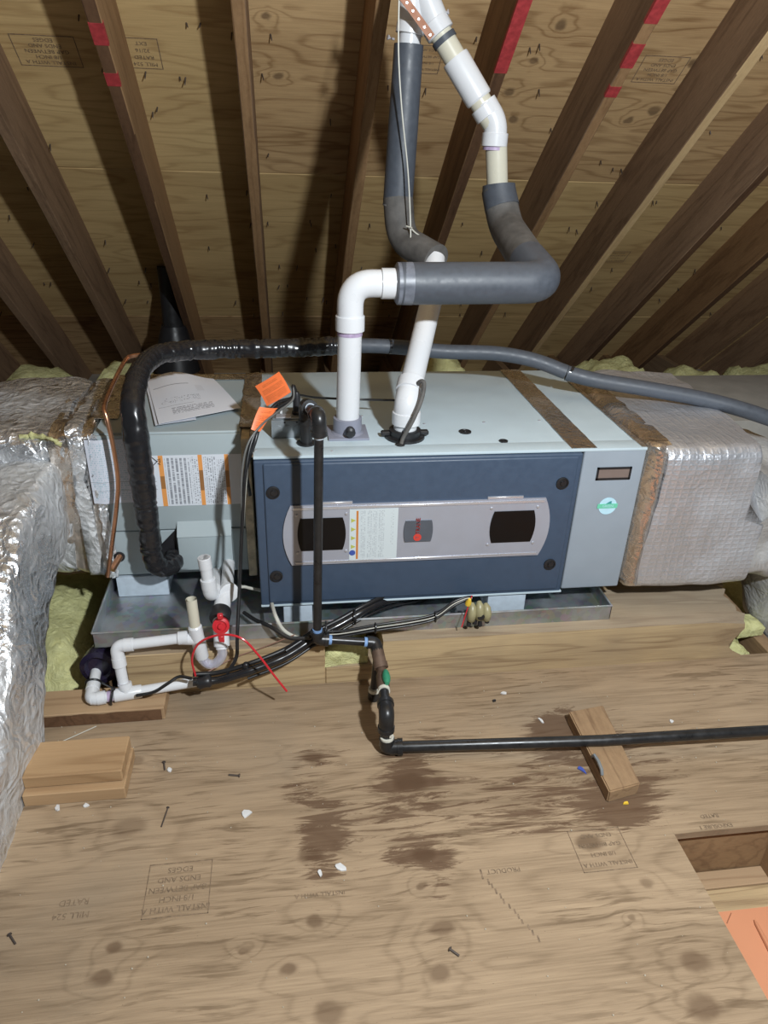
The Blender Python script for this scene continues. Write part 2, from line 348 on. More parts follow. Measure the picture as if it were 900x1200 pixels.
M_cable = plain('black_cable', (.014, .014, .015), .35, 0, .5, .1, 40)
M_wcable = plain('white_cable', (.52, .51, .45), .45)
M_red2 = plain('red_plastic', (.55, .025, .035), .3, 0, .5, .05)
M_clear = NT('clear_vinyl', (.70, .70, .80), .12, 0, .5); M_clear.set('Transmission Weight', .55); M_clear.set('IOR', 1.3); M_clear.set('Base Color', M_clear.mix(M_clear.mr(M_clear.noise(M_clear.objc(), 25, 3), .3, .7), (.62, .62, .74), (.80, .80, .88))); M_clear = M_clear.m
M_olive = plain('olive_plastic', (.30, .27, .15), .4, 0, .5, .12, 60)
M_yellow = plain('yellow_nut', (.75, .50, .05), .4)
M_peach = plain('orange_board', (.58, .255, .14), .5, 0, .4, .03, 8)
M_paper = printed('manual_page', (.72, .74, .80), (.16, .16, .20), [(.20, .72, .13, .27, 34, .8), (.10, .62, .36, .47, 40, .2), (.05, .55, .72, .745, 40, 2)], [(.05, .5, .30, .306, (.3, .3, .34)), (.62, .72, .55, .70, (.66, .67, .72))], words=60)
M_white = plain('paper_scrap', (.62, .62, .62), .7)
M_ply_board = plain('grey_board', (.40, .385, .35), .8, 0, .3, .1, 12)
M_gravel = plain('crumb', (.42, .37, .29), .8)
M_mastic = plain('speckled_tape', (.50, .43, .31), .6, .2, .4, .35, 45, .3, .003)
M_steelstrap = plain('strap_copper', (.20, .085, .045), .5, .4, .5, .2, 40)
ORG_C = (.75, .32, .09)
M_lab1 = printed('warning_label', (.66, .70, .76), (.14, .15, .18), [(.235, .475, .03, .95, 24, .9), (.49, .56, .03, .96, 44, .4), (.62, .74, .03, .96, 46, .5), (.75, .82, .03, .9, 46, .5), (.02, .16, .1, .55, 20, -.2)],
               [(.175, .222, 0, 1, ORG_C), (.565, .607, 0, 1, ORG_C), (.828, .868, 0, 1, ORG_C), (.175, .222, .35, .6, (.35, .16, .05)), (.565, .607, .3, .7, (.3, .14, .05)), (.828, .868, .35, .68, (.35, .16, .05))], swap=True, words=60)
M_lab2 = printed('data_label', (.62, .65, .73), (.28, .45, .52), [(.06, .94, .05, .95, 30, .4)], [(.0, 1, .335, .345, (.35, .37, .42)), (.0, 1, .2, .207, (.35, .37, .42)), (.35, .36, 0, 1, (.5, .52, .58))], words=50)
M_lab3 = printed('door_label', (.58, .64, .66), (.38, .42, .45), [(.22, .34, .05, .97, 30, .6), (.36, .46, .05, .97, 30, .6), (.48, .58, .05, .97, 30, .6), (.60, .72, .05, .97, 30, .6), (.86, .93, .3, .95, 26, .3)],
               [(.14, .185, .03, .97, (.55, .20, .05))], swap=True, words=40)
M_yel = plain('hazard_olive', (.45, .47, .10), .5); M_bl = plain('mandatory_blue', (.05, .09, .35), .5)
M_sticker = plain('sticker_sky', (.50, .76, .88), .4); M_stick_g = plain('sticker_green', (.16, .60, .40), .4); M_stick_t = plain('sticker_teal', (.05, .30, .30), .4)

# ================================================================== ROOF (ceiling): plywood deck and rafters
ceil = struct('ceiling')
rot = Matrix.Rotation(-AL, 4, 'X')
def deck_m(x, y): return Matrix.Translation((x, y, DC - TA * y)) @ rot      # local x, down-slope, normal
rows = [(4.2, 3.66), (3.655, 2.7055), (2.7, 1.7505), (1.745, .795), (.79, -.16), (-.165, -1.115), (-1.12, -2.0)]
splits = [[-3.2, -.81, 1.59, 4.4], [-3.2, -1.61, .79, 3.19, 4.4], [-3.2, -2.01, .39, 2.79, 4.4], [-3.2, -2.41, -.01, 2.39, 4.4], [-3.2, -.81, 1.59, 4.4], [-3.2, -.01, 2.39, 4.4], [-3.2, -.81, 1.59, 4.4]]
for ri, ((ya, yb), xs) in enumerate(zip(rows, splits)):
    for si, (xa, xb) in enumerate(zip(xs, xs[1:])):
        Ln = (ya - yb) / math.cos(AL); bm = B(xa + .0015, xb - .0015, 0, Ln, 0, .013, .001, 1, mtx=deck_m(0, yb))
        tan = (ri == 1 and xb < 1) or (ri == 3 and xa > -.1) or (ri == 2 and xa > 2)
        obj('plywood_sheet', bm, M_deck_tan if tan else M_deck_pale, ceil, 0)
RH, RW = .23, .04
rafter_me = None
RX = [round(.01 + .4 * k, 3) for k in range(-6, 10)]
RL = (3.6 + 1.95) / math.cos(AL)
def red_marks(par, marks, xr, right):
    for (p0, p1) in marks:
        y0 = (p0 + 1.95) / math.cos(AL); y1 = (p1 + 1.95) / math.cos(AL)
        bm = B(-RW - .0006, .0006, y0, y1, -RH - .0008, -RH + .012)
        me = bpy.data.meshes.new('paint_mark'); bm.to_mesh(me); bm.free(); me.materials.append(M_red)
        o = bpy.data.objects.new('paint_mark', me); COL.objects.link(o); o.parent = par; o['label'] = 'red paint on the lower edge'
def yb_at(px, py): return onD(px, py, RH).y + RH * math.sin(AL)
for k, xr in enumerate(RX):
    if rafter_me is None:
        bm = bmesh.new(); t = bmesh.new(); N = 40
        rings = []
        prof = [(-RW, 0), (0, 0), (0, -RH + .003), (-.003, -RH), (-RW + .003, -RH), (-RW, -RH + .003)]
        for i in range(N + 1):
            y = RL * i / N; rings.append([t.verts.new((a + .0015 * noise.noise((i * .7, j, 2)), y, b + .002 * noise.noise((i * .5, j, 9)))) for j, (a, b) in enumerate(prof)])
        for i in range(N):
            for j in range(6): t.faces.new((rings[i][j], rings[i][(j + 1) % 6], rings[i + 1][(j + 1) % 6], rings[i + 1][j]))
        t.faces.new(rings[0]); t.faces.new(rings[-1][::-1]); bmesh.ops.recalc_face_normals(t, faces=t.faces[:])
        rafter_me = bpy.data.meshes.new('rafter'); t.to_mesh(rafter_me); t.free(); 
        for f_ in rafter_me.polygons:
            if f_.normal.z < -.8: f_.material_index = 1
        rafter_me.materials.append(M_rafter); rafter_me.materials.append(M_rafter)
    o = bpy.data.objects.new('rafter', rafter_me); COL.objects.link(o); o.parent = ceil
    o.location = (xr, -1.95, DC + TA * 1.95); o.rotation_euler = (-AL, 0, 0)
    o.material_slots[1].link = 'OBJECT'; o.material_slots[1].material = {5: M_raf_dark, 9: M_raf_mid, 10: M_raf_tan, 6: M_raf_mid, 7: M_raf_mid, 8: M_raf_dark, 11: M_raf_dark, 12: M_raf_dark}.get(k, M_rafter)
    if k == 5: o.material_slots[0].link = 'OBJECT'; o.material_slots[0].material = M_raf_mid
    if k == 5: red_marks(o, [(yb_at(112, 27), yb_at(118, 53)), (yb_at(131, 86), yb_at(135, 101))], xr, 0)
    if k == 8: red_marks(o, [(yb_at(630, -10), yb_at(592, 86))], xr, 1)
    if k == 9: red_marks(o, [(yb_at(790, -10), yb_at(765, 28)), (yb_at(755, 52), yb_at(736, 80)), (yb_at(728, 102), yb_at(715, 114))], xr, 1)
# shingle nail tips coming through the deck
bm = bmesh.new(); nv = Vector((0, math.sin(AL), math.cos(AL)))
for _ in range(330):
    x = random.uniform(-2.2, 3.2); y = random.choice([.65, .78, .98, 1.22, 1.36, 1.5, 1.66, 1.85, 2.0, 2.15, 2.3, 2.42, 2.55, 2.68]) + random.uniform(-.02, .02)
    if min(abs(x - r + .02) for r in RX) < .03: continue
    p = Vector((x, y, DC - TA * y)); tip = p - nv * random.uniform(.016, .034) + Vector((random.uniform(-.006, .006), random.uniform(-.006, .006), 0))
    lathe(bm, p, tip - p, [(.0028, 0), (.0022, (tip - p).length * .8), (.0003, (tip - p).length)], 5)
obj('nail_tips', bm, M_nail, ceil, 0, kind='stuff')
# stamps printed on the deck, upside down as in the place
def stamp(par, ctr, w_, h_, lines, size, mat_, M0, ringmark=False, border=True, th=.0025):
    bm = bmesh.new(); 
    if border:
        for (a, b, c, d) in [(-w_, w_, -h_, -h_ + th), (-w_, w_, h_ - th, h_), (-w_, -w_ + th, -h_, h_), (w_ - th, w_, -h_, h_)]:
            box(bm, a, b, c, d, -.0003, .0003, mtx=M0)
    n = len(lines)
    for i, s in enumerate(lines):
        text(bm, s, size, M0 @ Matrix.Translation((0, h_ * (1 - (2 * i + 1) / n) * .9, .0005)))
    if ringmark:
        lathe(bm, M0 @ Vector((-w_ * .3, 0, 0)), M0.to_3x3() @ Vector((0, 0, 1)), [(.028, 0), (.028, .0006)], 20)
    return obj('ink_stamp', bm, mat_, par, 0)
LINES = ['INSTALL WITH A', '1/8 INCH', 'GAP BETWEEN', 'ENDS AND', 'EDGES']
# frame on the deck seen from below: x axis reversed so the words read upside down from the camera
def deck_stamp(px, py, w_, h_, lines, size, **kw):
    p = onD(px, py, .001); X = Vector((-1, 0, 0)); Yv = Vector((0, math.cos(AL), -math.sin(AL))); Zv = X.cross(Yv)
    m = Matrix(((X.x, Yv.x, Zv.x, p.x), (X.y, Yv.y, Zv.y, p.y), (X.z, Yv.z, Zv.z, p.z), (0, 0, 0, 1)))
    stamp(ceil, p, w_, h_, lines, size, M_ink2, m, **kw)
deck_stamp(55, 60, .10, .062, LINES, .021)
deck_stamp(774, 82, .085, .06, LINES, .019)
deck_stamp(168, 63, .055, .062, ['MILL 524', 'RATED', '32/16', 'EXT'], .021, ringmark=False)
deck_stamp(500, 70, .05, .06, LINES[:4], .014)
deck_stamp(722, 301, .06, .05, LINES[:4], .014)
# sheathing behind, dark eave board
# ================================================================== FLOOR
floor = struct('floor')
cutx = .884
obj('plywood_sheet', B(-2.2, cutx, -2.4, -.092, FZ - .018, FZ), M_floor, floor, 0)
obj('plywood_sheet', B(cutx + .0004, 3.2, -.655, -.092, FZ - .018, FZ - .0004), M_floor, floor, 0)
for xj in (-1.7, -1.3, -.9, -.46, -.06, .34, .74, 1.14, 1.49, 1.9, 2.3, 2.7):
    obj('joist', B(xj, xj + .042, -2.35, 3.3, FZ - .17, FZ - .0185, .002, 1), M_lumber_y, floor, 0)
obj('header_joist', B(cutx - .3, 1.9, -.64, -.60, -.385, FZ - .0185, .002, 1), M_lumber_y, floor, 0)
obj('subfloor', B(-3.2, 4.4, -2.4, 4.2, -.40, -.385), M_ply_board, floor, 0)
pl = obj('ledger_strip', B(cutx - .12, 1.8, -.684, -.642, -.385, -.358, .002, 1), M_lumber, floor, 0)
obj('plank', B(cutx - .12, 1.8, -.74, -.685, -.385, -.362, .002, 1), M_beam, floor, 0)
def floor_stamp(px, py, w_, h_, lines, size, **kw):
    p = onZ(px, py, FZ + .0006); m = Matrix.Translation(p) @ Matrix.Rotation(math.pi, 4, 'Z')
    stamp(floor, p, w_, h_, lines, size, M_ink2, m, **kw)
floor_stamp(209, 1041, .062, .058, LINES, .017, th=.0015)
floor_stamp(705, 995, .058, .05, LINES[:4], .014, th=.0015)
floor_stamp(375, 1048, .05, .012, ['INSTALL WITH A'], .013, border=False)
floor_stamp(590, 1020, .05, .012, ['PRODUCT'], .015, border=False)
floor_stamp(85, 1065, .06, .03, ['MILL 524', 'RATED'], .018, border=False)
floor_stamp(835, 962, .05, .03, ['EXPOSURE 1', 'RATED'], .014, border=False)
# row of dark nail dents along the buried joist
bm = bmesh.new(); a_, b_ = onZ(562, 1022, FZ), onZ(630, 1100, FZ)
for i in range(14):
    p = a_.lerp(b_, i / 13) + Vector((random.uniform(-.003, .003), 0, 0)); box(bm, p.x - .0018, p.x + .0018, p.y - .005 * random.random() - .003, p.y + .006, FZ - .001, FZ + .0004)
obj('pencil_line', bm, M_ink2, floor, 0)

# ================================================================== INSULATION batts
def batt(name, x0, x1, y0, y1, z0, z1, label, amp=.03, group=None):
    bm = bmesh.new(); nx = max(4, int((x1 - x0) / .035)); ny = max(4, int((y1 - y0) / .035)); t = bmesh.new()
    bmesh.ops.create_cube(t, size=1); bmesh.ops.subdivide_edges(t, edges=t.edges[:], cuts=14, use_grid_fill=True)
    for v in t.verts:
        u = v.co.copy(); q = Vector((x0 + (u.x + .5) * (x1 - x0), y0 + (u.y + .5) * (y1 - y0), z0 + (u.z + .5) * (z1 - z0)))
        c = Vector(((x0 + x1) / 2, (y0 + y1) / 2, (z0 + z1) / 2)); e = max(abs(u.x), abs(u.y)) * 2
        if u.z > 0: q.z -= (e ** 4) * (z1 - z0) * .45
        d = rnd(q, 9, amp) + rnd(q, 28, amp * .4); q += Vector((d.x * .6, d.y * .6, d.z if u.z > -.45 else 0)); v.co = q
    join(bm, t); return solo(name, bm, M_ins, label, 'insulation', 60, group)
batt('insulation_batt', -.86, -.47, -.05, .55, -.384, -.14, 'yellow fiberglass batt in the dark gap behind the black drain hub', .03)
batt('insulation_batt', 1.55, 1.885, .2, .75, -.384, -.23, 'yellow fiberglass batt between the joists beneath the dusty branch duct')
batt('insulation_batt', 1.19, 1.47, -.085, .12, -.384, -.20, 'torn pale yellow fiberglass at the broken end of the support beam')
batt('insulation_batt', 1.42, 1.515, -.0, .07, -.21, -.175, 'small torn yellow fiberglass tuft draped over the joist', .02)
batt('insulation_batt', .165, .275, -.093, .08, -.1475, -.088, 'yellow fiberglass seen through the notch behind the gas pipe', .02)
for (a, b, y0, zt, lab) in [(1.93, 2.28, 1.45, .17, 'yellow fiberglass heap above the far corner of the scrim foil duct'), (1.5, 1.9, 1.5, .20, 'low yellow fiberglass strip behind the scrim foil duct'),
                       (2.3, 2.75, 1.5, .15, 'yellow fiberglass lump at the far end of the eaves'), (-1.2, -.85, 1.5, .23, 'small yellow fiberglass peak behind the crumpled foil plenum'),
                       (.66, .98, 1.5, .235, 'yellow fiberglass tuft behind the tilted white intake pipe'), (-.78, -.5, 1.5, .19, 'dim yellow fiberglass behind the copper line bend')]:
    batt('insulation_batt', a, b, y0, y0 + .40, -.384, zt - (.10 if a < -.8 else .045), lab, .04)
solo('grey_board', B(1.72, 2.55, .86, 1.45, -.2, .16, .004, 2, ), M_ply_board, 'plain grey insulation board box beyond the right duct', 'board')

# ================================================================== SUPPORT TIMBERS, PAN, PADS
t = thing('support_beam', 'long pale timber beam under the furnace front, splintered right end', 'beam', (.5, 0, FZ - .018))
bm = bmesh.new(); tz0, tz1 = FZ - .018, -.07
xs0, xs1 = -.345, 1.37; na, nb = onY(381, 760, -.10).x, onY(449, 760, -.10).x
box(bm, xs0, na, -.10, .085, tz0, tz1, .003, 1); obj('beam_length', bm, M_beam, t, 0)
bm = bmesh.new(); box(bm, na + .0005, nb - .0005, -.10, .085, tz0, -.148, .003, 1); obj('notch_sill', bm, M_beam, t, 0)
bm = bmesh.new(); tt = bmesh.new(); bmesh.ops.create_cube(tt, size=1); bmesh.ops.subdivide_edges(tt, edges=tt.edges[:], cuts=9, use_grid_fill=True)
for v in tt.verts:
    u = v.co + Vector((.5, .5, .5)); x = nb + u.x * (xs1 - nb); y = -.10 + u.y * .185; z = tz0 + u.z * (tz1 - tz0)
    e = max(0, (u.x - .86) / .14)
    x += e * (.05 * noise.noise((y * 25, z * 30, 1)) - .03 * (1 - u.z) + .10 * (u.y - .0) * 0) ; z -= e * e * .018 * (1 - u.y) * u.z * (1 + noise.noise((x * 30, y * 30, 3))); y += e * .012 * noise.noise((x * 20, z * 50, 5)) + e * e * .01 * u.z * (1 - u.y)
    v.co = (x, y, z)
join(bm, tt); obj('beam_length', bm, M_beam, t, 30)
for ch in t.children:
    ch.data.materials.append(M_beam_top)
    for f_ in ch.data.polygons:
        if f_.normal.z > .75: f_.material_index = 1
bm = bmesh.new(); box(bm, 1.0, 1.4, .088, .24, tz0, -.075, .003, 1); box(bm, -.36, 1.0, .40, .58, tz0, -.07, .003, 1); 
solo('rear_beam', bm, M_beam, 'shadowed timber platform under the back of the furnace', 'beam', 0)
# drain pan
t = thing('drain_pan', 'galvanised sheet metal drain pan under coil and furnace', 'pan', (.27, .3, -.07))
px0, px1, py0, py1 = -.425, .965, -.058, .655
obj('pan_floor', B(px0, px1, py0, py1, -.0695, -.0675), M_galv, t, 0)
for nm, a in [('front_lip', (px0, px1, py0, py0 + .002, -.0675, -.024)), ('rear_lip', (px0, px1, py1 - .002, py1, -.0675, -.024)), ('left_lip', (px0, px0 + .002, py0, py1, -.0675, -.024)), ('right_lip', (px1 - .002, px1, py0, py1, -.0675, -.024))]:
    bm = B(*a); x0, x1, y0, y1 = a[:4]
    tube(bm, [Vector((x0, y0, -.024)), Vector((x1 if x1 - x0 > .1 else x0, y1 if y1 - y0 > .1 else y0, -.024))], .003, 8); obj(nm, bm, M_galv, t, 40)
# white foam pads
def pad(x0, x1, y0, y1, zt, lab): return solo('foam_pad', B(x0, x1, y0, y1, -.067, zt, .004, 2), M_polyfoam, lab, 'pad')
pad(-.405, -.265, .165, .42, -.002, 'scuffed white foam block under the coil cabinet')
a, b = onY(332, 712, .0).x, onY(366, 712, .0).x; pad(a, b, -.005, .25, -.001, 'white foam block under the furnace beside the gas drop pipe')
a, b = onY(571, 703, .0).x, onY(615, 703, .0).x; pad(a, b, -.005, .25, -.001, 'white foam block under the furnace beside the olive float switch')
# boards on the floor
t = thing('floor_board', 'flat dark-edged board lying under the lower white drain pipe', 'board', (-.43, -.15, FZ))
obj('board_body', B(-.62, -.245, -.195, -.105, FZ, FZ + .038, .002, 1), M_lumber, t, 0)
bm = quad((-.62, -.1955, FZ + .001), (-.252, -.1955, FZ + .001), (-.252, -.1955, FZ + .034), (-.62, -.1955, FZ + .034), 24, 2, .0006, lambda u, v: Vector((0, -.0015 * abs(noise.noise((u * 20, v * 3, 1))), .003 * noise.noise((u * 9, 5, 1)) * v)))
obj('bark_edge', bm, M_raf_dark, t, 40, 'dark bark along the front edge')
t = thing('step_block', 'short stacked lumber block lying alone by the foil duct', 'block', (-.39, -.36, FZ))
obj('lower_block', B(-.512, -.298, -.436, -.315, FZ, FZ + .034, .002, 1), M_lumber, t, 0)
bm = B(-.512, -.303, -.417, -.312, FZ + .0345, FZ + .068, .003, 1); obj('upper_block', bm, M_lumber, t, 0)
# weathered block under the gas line
a = [onZ(664, 846, FZ + .0), onZ(711, 941, FZ), onZ(747, 931, FZ), onZ(704, 838, FZ)]
t = thing('pipe_block', 'weathered short 2x4 block under the long black floor pipe', 'block', (.81, -.42, FZ))
bm = bmesh.new(); plate(bm, a, .036, (0, 0, 1)); bmesh.ops.bevel(bm, geom=bm.edges[:], offset=.003, segments=2, affect='EDGES'); obj('block_body', bm, M_block, t, 30)
c = onZ(700, 897, FZ + .036); bm = bmesh.new(); d = (a[1] - a[0]).normalized()
tube(bm, [c - d * .028, c - d * .022 + Vector((0, 0, .010)), c + Vector((0, 0, .014)), c + d * .022 + Vector((0, 0, .010)), c + d * .028], .004, 8); obj('pipe_clip', bm, M_galvbox, t, label='bent metal pipe clip')

# ================================================================== FURNACE
f = thing('furnace', 'long grey horizontal furnace with slate blue front door', 'furnace', (.5, .34, 0))
bm = bmesh.new(); box(bm, 0, 1, .022, D, 0, H, .004, 2); obj('cabinet', bm, M_top, f)
box_ = bmesh.new(); box(box_, .8325, 1.0, -.002, .0215, .002, H - .004, .005, 3); gd = obj('blower_door', box_, M_gray, f)
bd_x1 = .8265; yb = -.016
bm = bmesh.new(); box(bm, .0, bd_x1, yb + .005, .0215, .002, H - .008, .005, 3); box(bm, .022, bd_x1 - .012, yb, yb + .02, .012, H - .014, .005, 3)
bd = obj('burner_door', bm, M_blue, f)
obj('top_edge', B(.0, 1.0, -.004, .05, H - .0065, H + .0012, .002, 2), M_top, f)
obj('bottom_edge', B(.0, .829, -.013, .03, -.0015, .004, .001, 1), M_top, f)
FY = yb - .0005
def fp(px, py, y=FY): return onY(px, py, y)
for (px, py) in [(320, 577), (324, 675), (659, 566), (644, 661)]:
    c = fp(px, py); c.y = yb
    lt = obj('latch', L(c, (0, -1, 0), [(.0165, 0), (.0165, .004), (.013, .005), (.012, .002), (.006, .002), (.006, .006), (.0, .006)], 24), M_blackp, bd, 30)
def interp(P0, P1, n, bul):
    out = []
    for i in range(n + 1):
        t_ = i / n; q = Vector(P0).lerp(Vector(P1), t_); q.x += bul * (1 - (2 * t_ - 1) ** 2); out.append(q)
    return out
lx_t, lx_b, rx_t, rx_b = fp(339, 592), fp(343, 663), fp(640, 583), fp(629, 648)
zt = (lx_t.z + rx_t.z) / 2; zb = (lx_b.z + rx_b.z) / 2; xl = (lx_t.x + lx_b.x) / 2; xr_ = (rx_t.x + rx_b.x) / 2
out = interp((xl, FY, zt), (xl, FY, zb), 10, -.020) + interp((xr_, FY, zb), (xr_, FY, zt), 10, .020)
tp = obj('trim_plate', PL(out, .005), M_silver, f, 30)
PY = FY - .0052
obj('edge_rail', B(xl + .005, xr_ - .003, PY - .002, PY + .001, zt - .012, zt - .004, .001, 1), M_edge, tp); obj('edge_rail', B(xl + .007, xr_ - .004, PY - .002, PY + .001, zb + .004, zb + .010, .001, 1), M_edge, tp)
obj('hinge_tab', B(xl + .07, xl + .155, yb - .004, yb + .001, zt, zt + .007, .001, 1), M_edge, tp); obj('hinge_tab', B(xr_ - .155, xr_ - .06, yb - .004, yb + .001, zt, zt + .007, .001, 1), M_edge, tp)
def barrel(px_c, py_c, w_, h_, bul, y, th, n=8):
    c = fp(px_c, py_c, y); x0, x1, z0, z1 = c.x - w_, c.x + w_, c.z - h_, c.z + h_
    return PL([Vector((q.x, y, q.z)) for q in interp((x0, y, z1), (x0, y, z0), n, -bul)] + [Vector((q.x, y, q.z)) for q in interp((x1, y, z0), (x1, y, z1), n, bul)], th)
for (cx, cy, s) in [(377, 626, 1), (600.5, 617, 1)]:
    obj('sight_window', barrel(cx, cy, .053, .0465, .008, PY, .002), M_dark, tp, 30)
    for dx in (-.062, .062):
        for dz in (-.052, .056):
            c = fp(cx, cy, PY); obj('screw', L((c.x + dx, PY, c.z + dz), (0, -1, 0), [(.0042, 0), (.004, .0015), (.002, .0025)], 10), M_edge, tp)
c0, c1 = fp(409, 657, PY), fp(467, 595, PY); lab = quad((c0.x, PY, c0.z), (c1.x, PY, c0.z), (c1.x, PY, c1.z), (c0.x, PY, c1.z)); obj('warning_label', lab, M_lab3, tp, 0)
lw, lh = c1.x - c0.x, c1.z - c0.z
bm = bmesh.new()
for vv in (.28, .45, .62, .79):
    x, z = c0.x + lw * .085, c0.z + lh * vv; plate(bm, [(x - .006, PY - .001, z - .006), (x + .006, PY - .001, z), (x - .006, PY - .001, z + .006)], .0006, (0, -1, 0))
obj('hazard_triangles', bm, M_yel, tp, 0)
obj('mandatory_dot', L((c0.x + lw * .065, PY - .001, c0.z + lh * .16), (0, -1, 0), [(.008, 0), (.008, .0006)], 16), M_bl, tp)
bdg = obj('badge', barrel(490, 622, .034, .031, .004, PY, .003), M_badge, tp, 30)
c = fp(490, 622, PY - .0034); bm = bmesh.new(); lathe(bm, (c.x - .001, PY - .0031, c.z - .0195), (0, -1, 0), [(.0105, 0), (.0105, .0008)], 20)
MX = Matrix(((0, -1, 0, c.x - .0005), (0, 0, -1, PY - .0038), (1, 0, 0, c.z + .0135), (0, 0, 0, 1)))
text(bm, 'TRANE', .0150, MX); text(bm, 'TRANE', .0150, Matrix.Translation((.0004, 0, .0004)) @ MX); obj('logo', bm, M_logo, tp, 0)
bm = bmesh.new(); cc = Vector((c.x - .001, PY - .0042, c.z - .0195))
text(bm, 'T', .013, Matrix(((0, -1, 0, cc.x), (0, 0, -1, cc.y), (1, 0, 0, cc.z), (0, 0, 0, 1)))); obj('logo_letter', bm, M_badge, tp, 0)
# blower door: recessed pull, sticker
a = [fp(700, 547.5, -.0025), fp(741, 547, -.0025), fp(737, 561.5, -.0025), fp(698, 562, -.0025)]
x0, x1, z1, z0 = (a[0].x + a[3].x) / 2, (a[1].x + a[2].x) / 2, (a[0].z + a[1].z) / 2, (a[2].z + a[3].z) / 2
bm = bmesh.new(); fr = .005
for q in [(x0, x1, z1 - fr, z1), (x0, x1, z0, z0 + fr), (x0, x0 + fr, z0, z1), (x1 - fr, x1, z0, z1)]: box(bm, q[0], q[1], -.0055, -.002, q[2], q[3])
obj('pull_frame', bm, M_blackp, gd, 0); obj('pull_recess', B(x0 + fr, x1 - fr, -.0035, -.0021, z0 + fr, z1 - fr), plain('recess_tan', (.20, .15, .13), .5), gd, 0)
c = fp(712, 593, -.003); s_ = obj('round_sticker', L((c.x, -.0025, c.z), (0, -1, 0), [(.025, 0), (.025, .0008)], 28), M_sticker, gd, 0)
obj('sticker_band', B(c.x - .029, c.x + .027, -.0042, -.0033, c.z - .006, c.z + .007), M_stick_g, gd, 0)
obj('sticker_peak', PL([(c.x - .006, -.0034, c.z + .007), (c.x + .009, -.0034, c.z + .007), (c.x + .009, -.0034, c.z + .015), (c.x + .004, -.0034, c.z + .014)], .0006), M_stick_t, gd, 0)
bm = bmesh.new(); text(bm, 'GREEN', .010, Matrix(((1, 0, 0, c.x), (0, 0, -1, -.0046), (0, 1, 0, c.z + .0005), (0, 0, 0, 1)))); obj('sticker_word', bm, M_sticker, gd, 0)
# top: tapes, plugs, screws
def tape(x0, x1, y0, y1, z, name='foil_tape', par=f, amp=.0015, mat_=None):
    g = quad((x0, y0, z), (x1, y0, z), (x1, y1, z), (x0, y1, z), 8, 24, .0007, lambda u, v: Vector((0.002 * noise.noise((v * 30, u, 1)), 0, .0008 + abs(noise.noise((u * 4, v * 14, x0))) * amp)))
    return obj(name, g, mat_ or M_foiltape, par, 40)
tape(.797, .865, .0, D, H + .001)
tape(.986, 1.0, 0, D, H + .001, amp=.001)
for (px, py, r) in [(545, 506, .0165), (590, 517, .0115)]:
    c = onZ(px, py, H + .001); obj('hole_plug', L((c.x, c.y, H), (0, 0, 1), [(r, 0), (r, .003), (r * .75, .004), (r * .7, .002), (r * .3, .002), (r * .25, .005), (0, .005)], 20), M_blackp, f, 30)
for (px, py) in [(567, 495), (424, 488), (497, 497), (632, 493), (300, 528), (389, 529), (431, 437)]:
    c = onZ(px, py, H); obj('screw', L((c.x, c.y, H), (0, 0, 1), [(.004, 0), (.0035, .002), (0, .003)], 8), M_edge, f)
obj('side_flange', B(-.012, .004, .02, D, H - .012, H + .002, .002, 1), M_foiltape, f, 0)
# vent collars (fixed to the cabinet)
V1 = Vector((.2385, .136, H)); V2 = Vector((.384, .105, H))
bm = bmesh.new(); box(bm, V1.x - .052, V1.x + .052, V1.y - .05, V1.y + .05, H, H + .006, .002, 2); lathe(bm, (V1.x, V1.y, H), (0, 0, 1), [(.045, .004), (.0375, .010), (.0365, .045), (.032, .046)], 28)
fc = obj('exhaust_collar', bm, plain('collar_grey', (.24, .25, .31), .45), f, 30)
obj('drain_cap', L((V1.x + .003, V1.y - .036, H + .024), (0, -1, -.1), [(.011, 0), (.011, .006), (.013, .008), (.013, .018), (.008, .022)], 14), M_blackp, f, 30)
bm = bmesh.new(); lathe(bm, (V2.x, V2.y, H), (0, 0, 1), [(.052, 0), (.052, .006), (.041, .008), (.041, .022), (.037, .024), (.033, .024)], 26)
for s in (-1, 1): box(bm, V2.x + s * .05 - .012, V2.x + s * .05 + .012, V2.y - .009, V2.y + .009, H + .006, H + .018, .003, 1)
obj('intake_collar', bm, M_blackp, f, 30)

# ================================================================== COIL CABINET
cx0, cx1, cy0, cy1, cz0 = -.405, -.036, .165, .645, .004
c = thing('evaporator_coil', 'grey evaporator coil cabinet left of the furnace', 'coil cabinet', (-.22, .4, cz0))
obj('case', B(cx0, cx1, cy0 + .006, cy1, cz0, H, .003, 1), M_coil, c)
zs = onY(274, 617, cy0).z
up_ = obj('upper_panel', B(cx0 + .001, cx1 - .001, cy0 - .003, cy0 + .006, zs, H - .004, .003, 2), M_coil, c); obj('lower_panel', B(cx0 + .001, cx1 - .001, cy0, cy0 + .006, cz0 + .002, zs - .0055, .002, 1), M_coil, c)
YC = cy0 - .0035
# access cover with sloping flange
a, b = onY(208, 634, cy0 - .03), onY(274, 666, cy0 - .03); zt_ = onY(274, 628, cy0 - .03).z
bm = bmesh.new(); box(bm, a.x, b.x, cy0 - .03, cy0 - .001, b.z, zt_, .003, 2)
pts = [(a.x, cy0 - .03, zt_), (b.x, cy0 - .03, zt_), (b.x, cy0, zt_ + .035), (a.x, cy0, zt_ + .035)]; plate(bm, pts, .003, (0, -.7, .7))
obj('access_cover', bm, M_coil, c, 30)
a0 = onY(207, 640, cy0 - .001); obj('suction_opening', PL([onY(182, 645, cy0 - .0005), onY(206, 620, cy0 - .0005), onY(208, 665, cy0 - .0005), onY(190, 665, cy0 - .0005)], .002), M_blackp, c, 0)
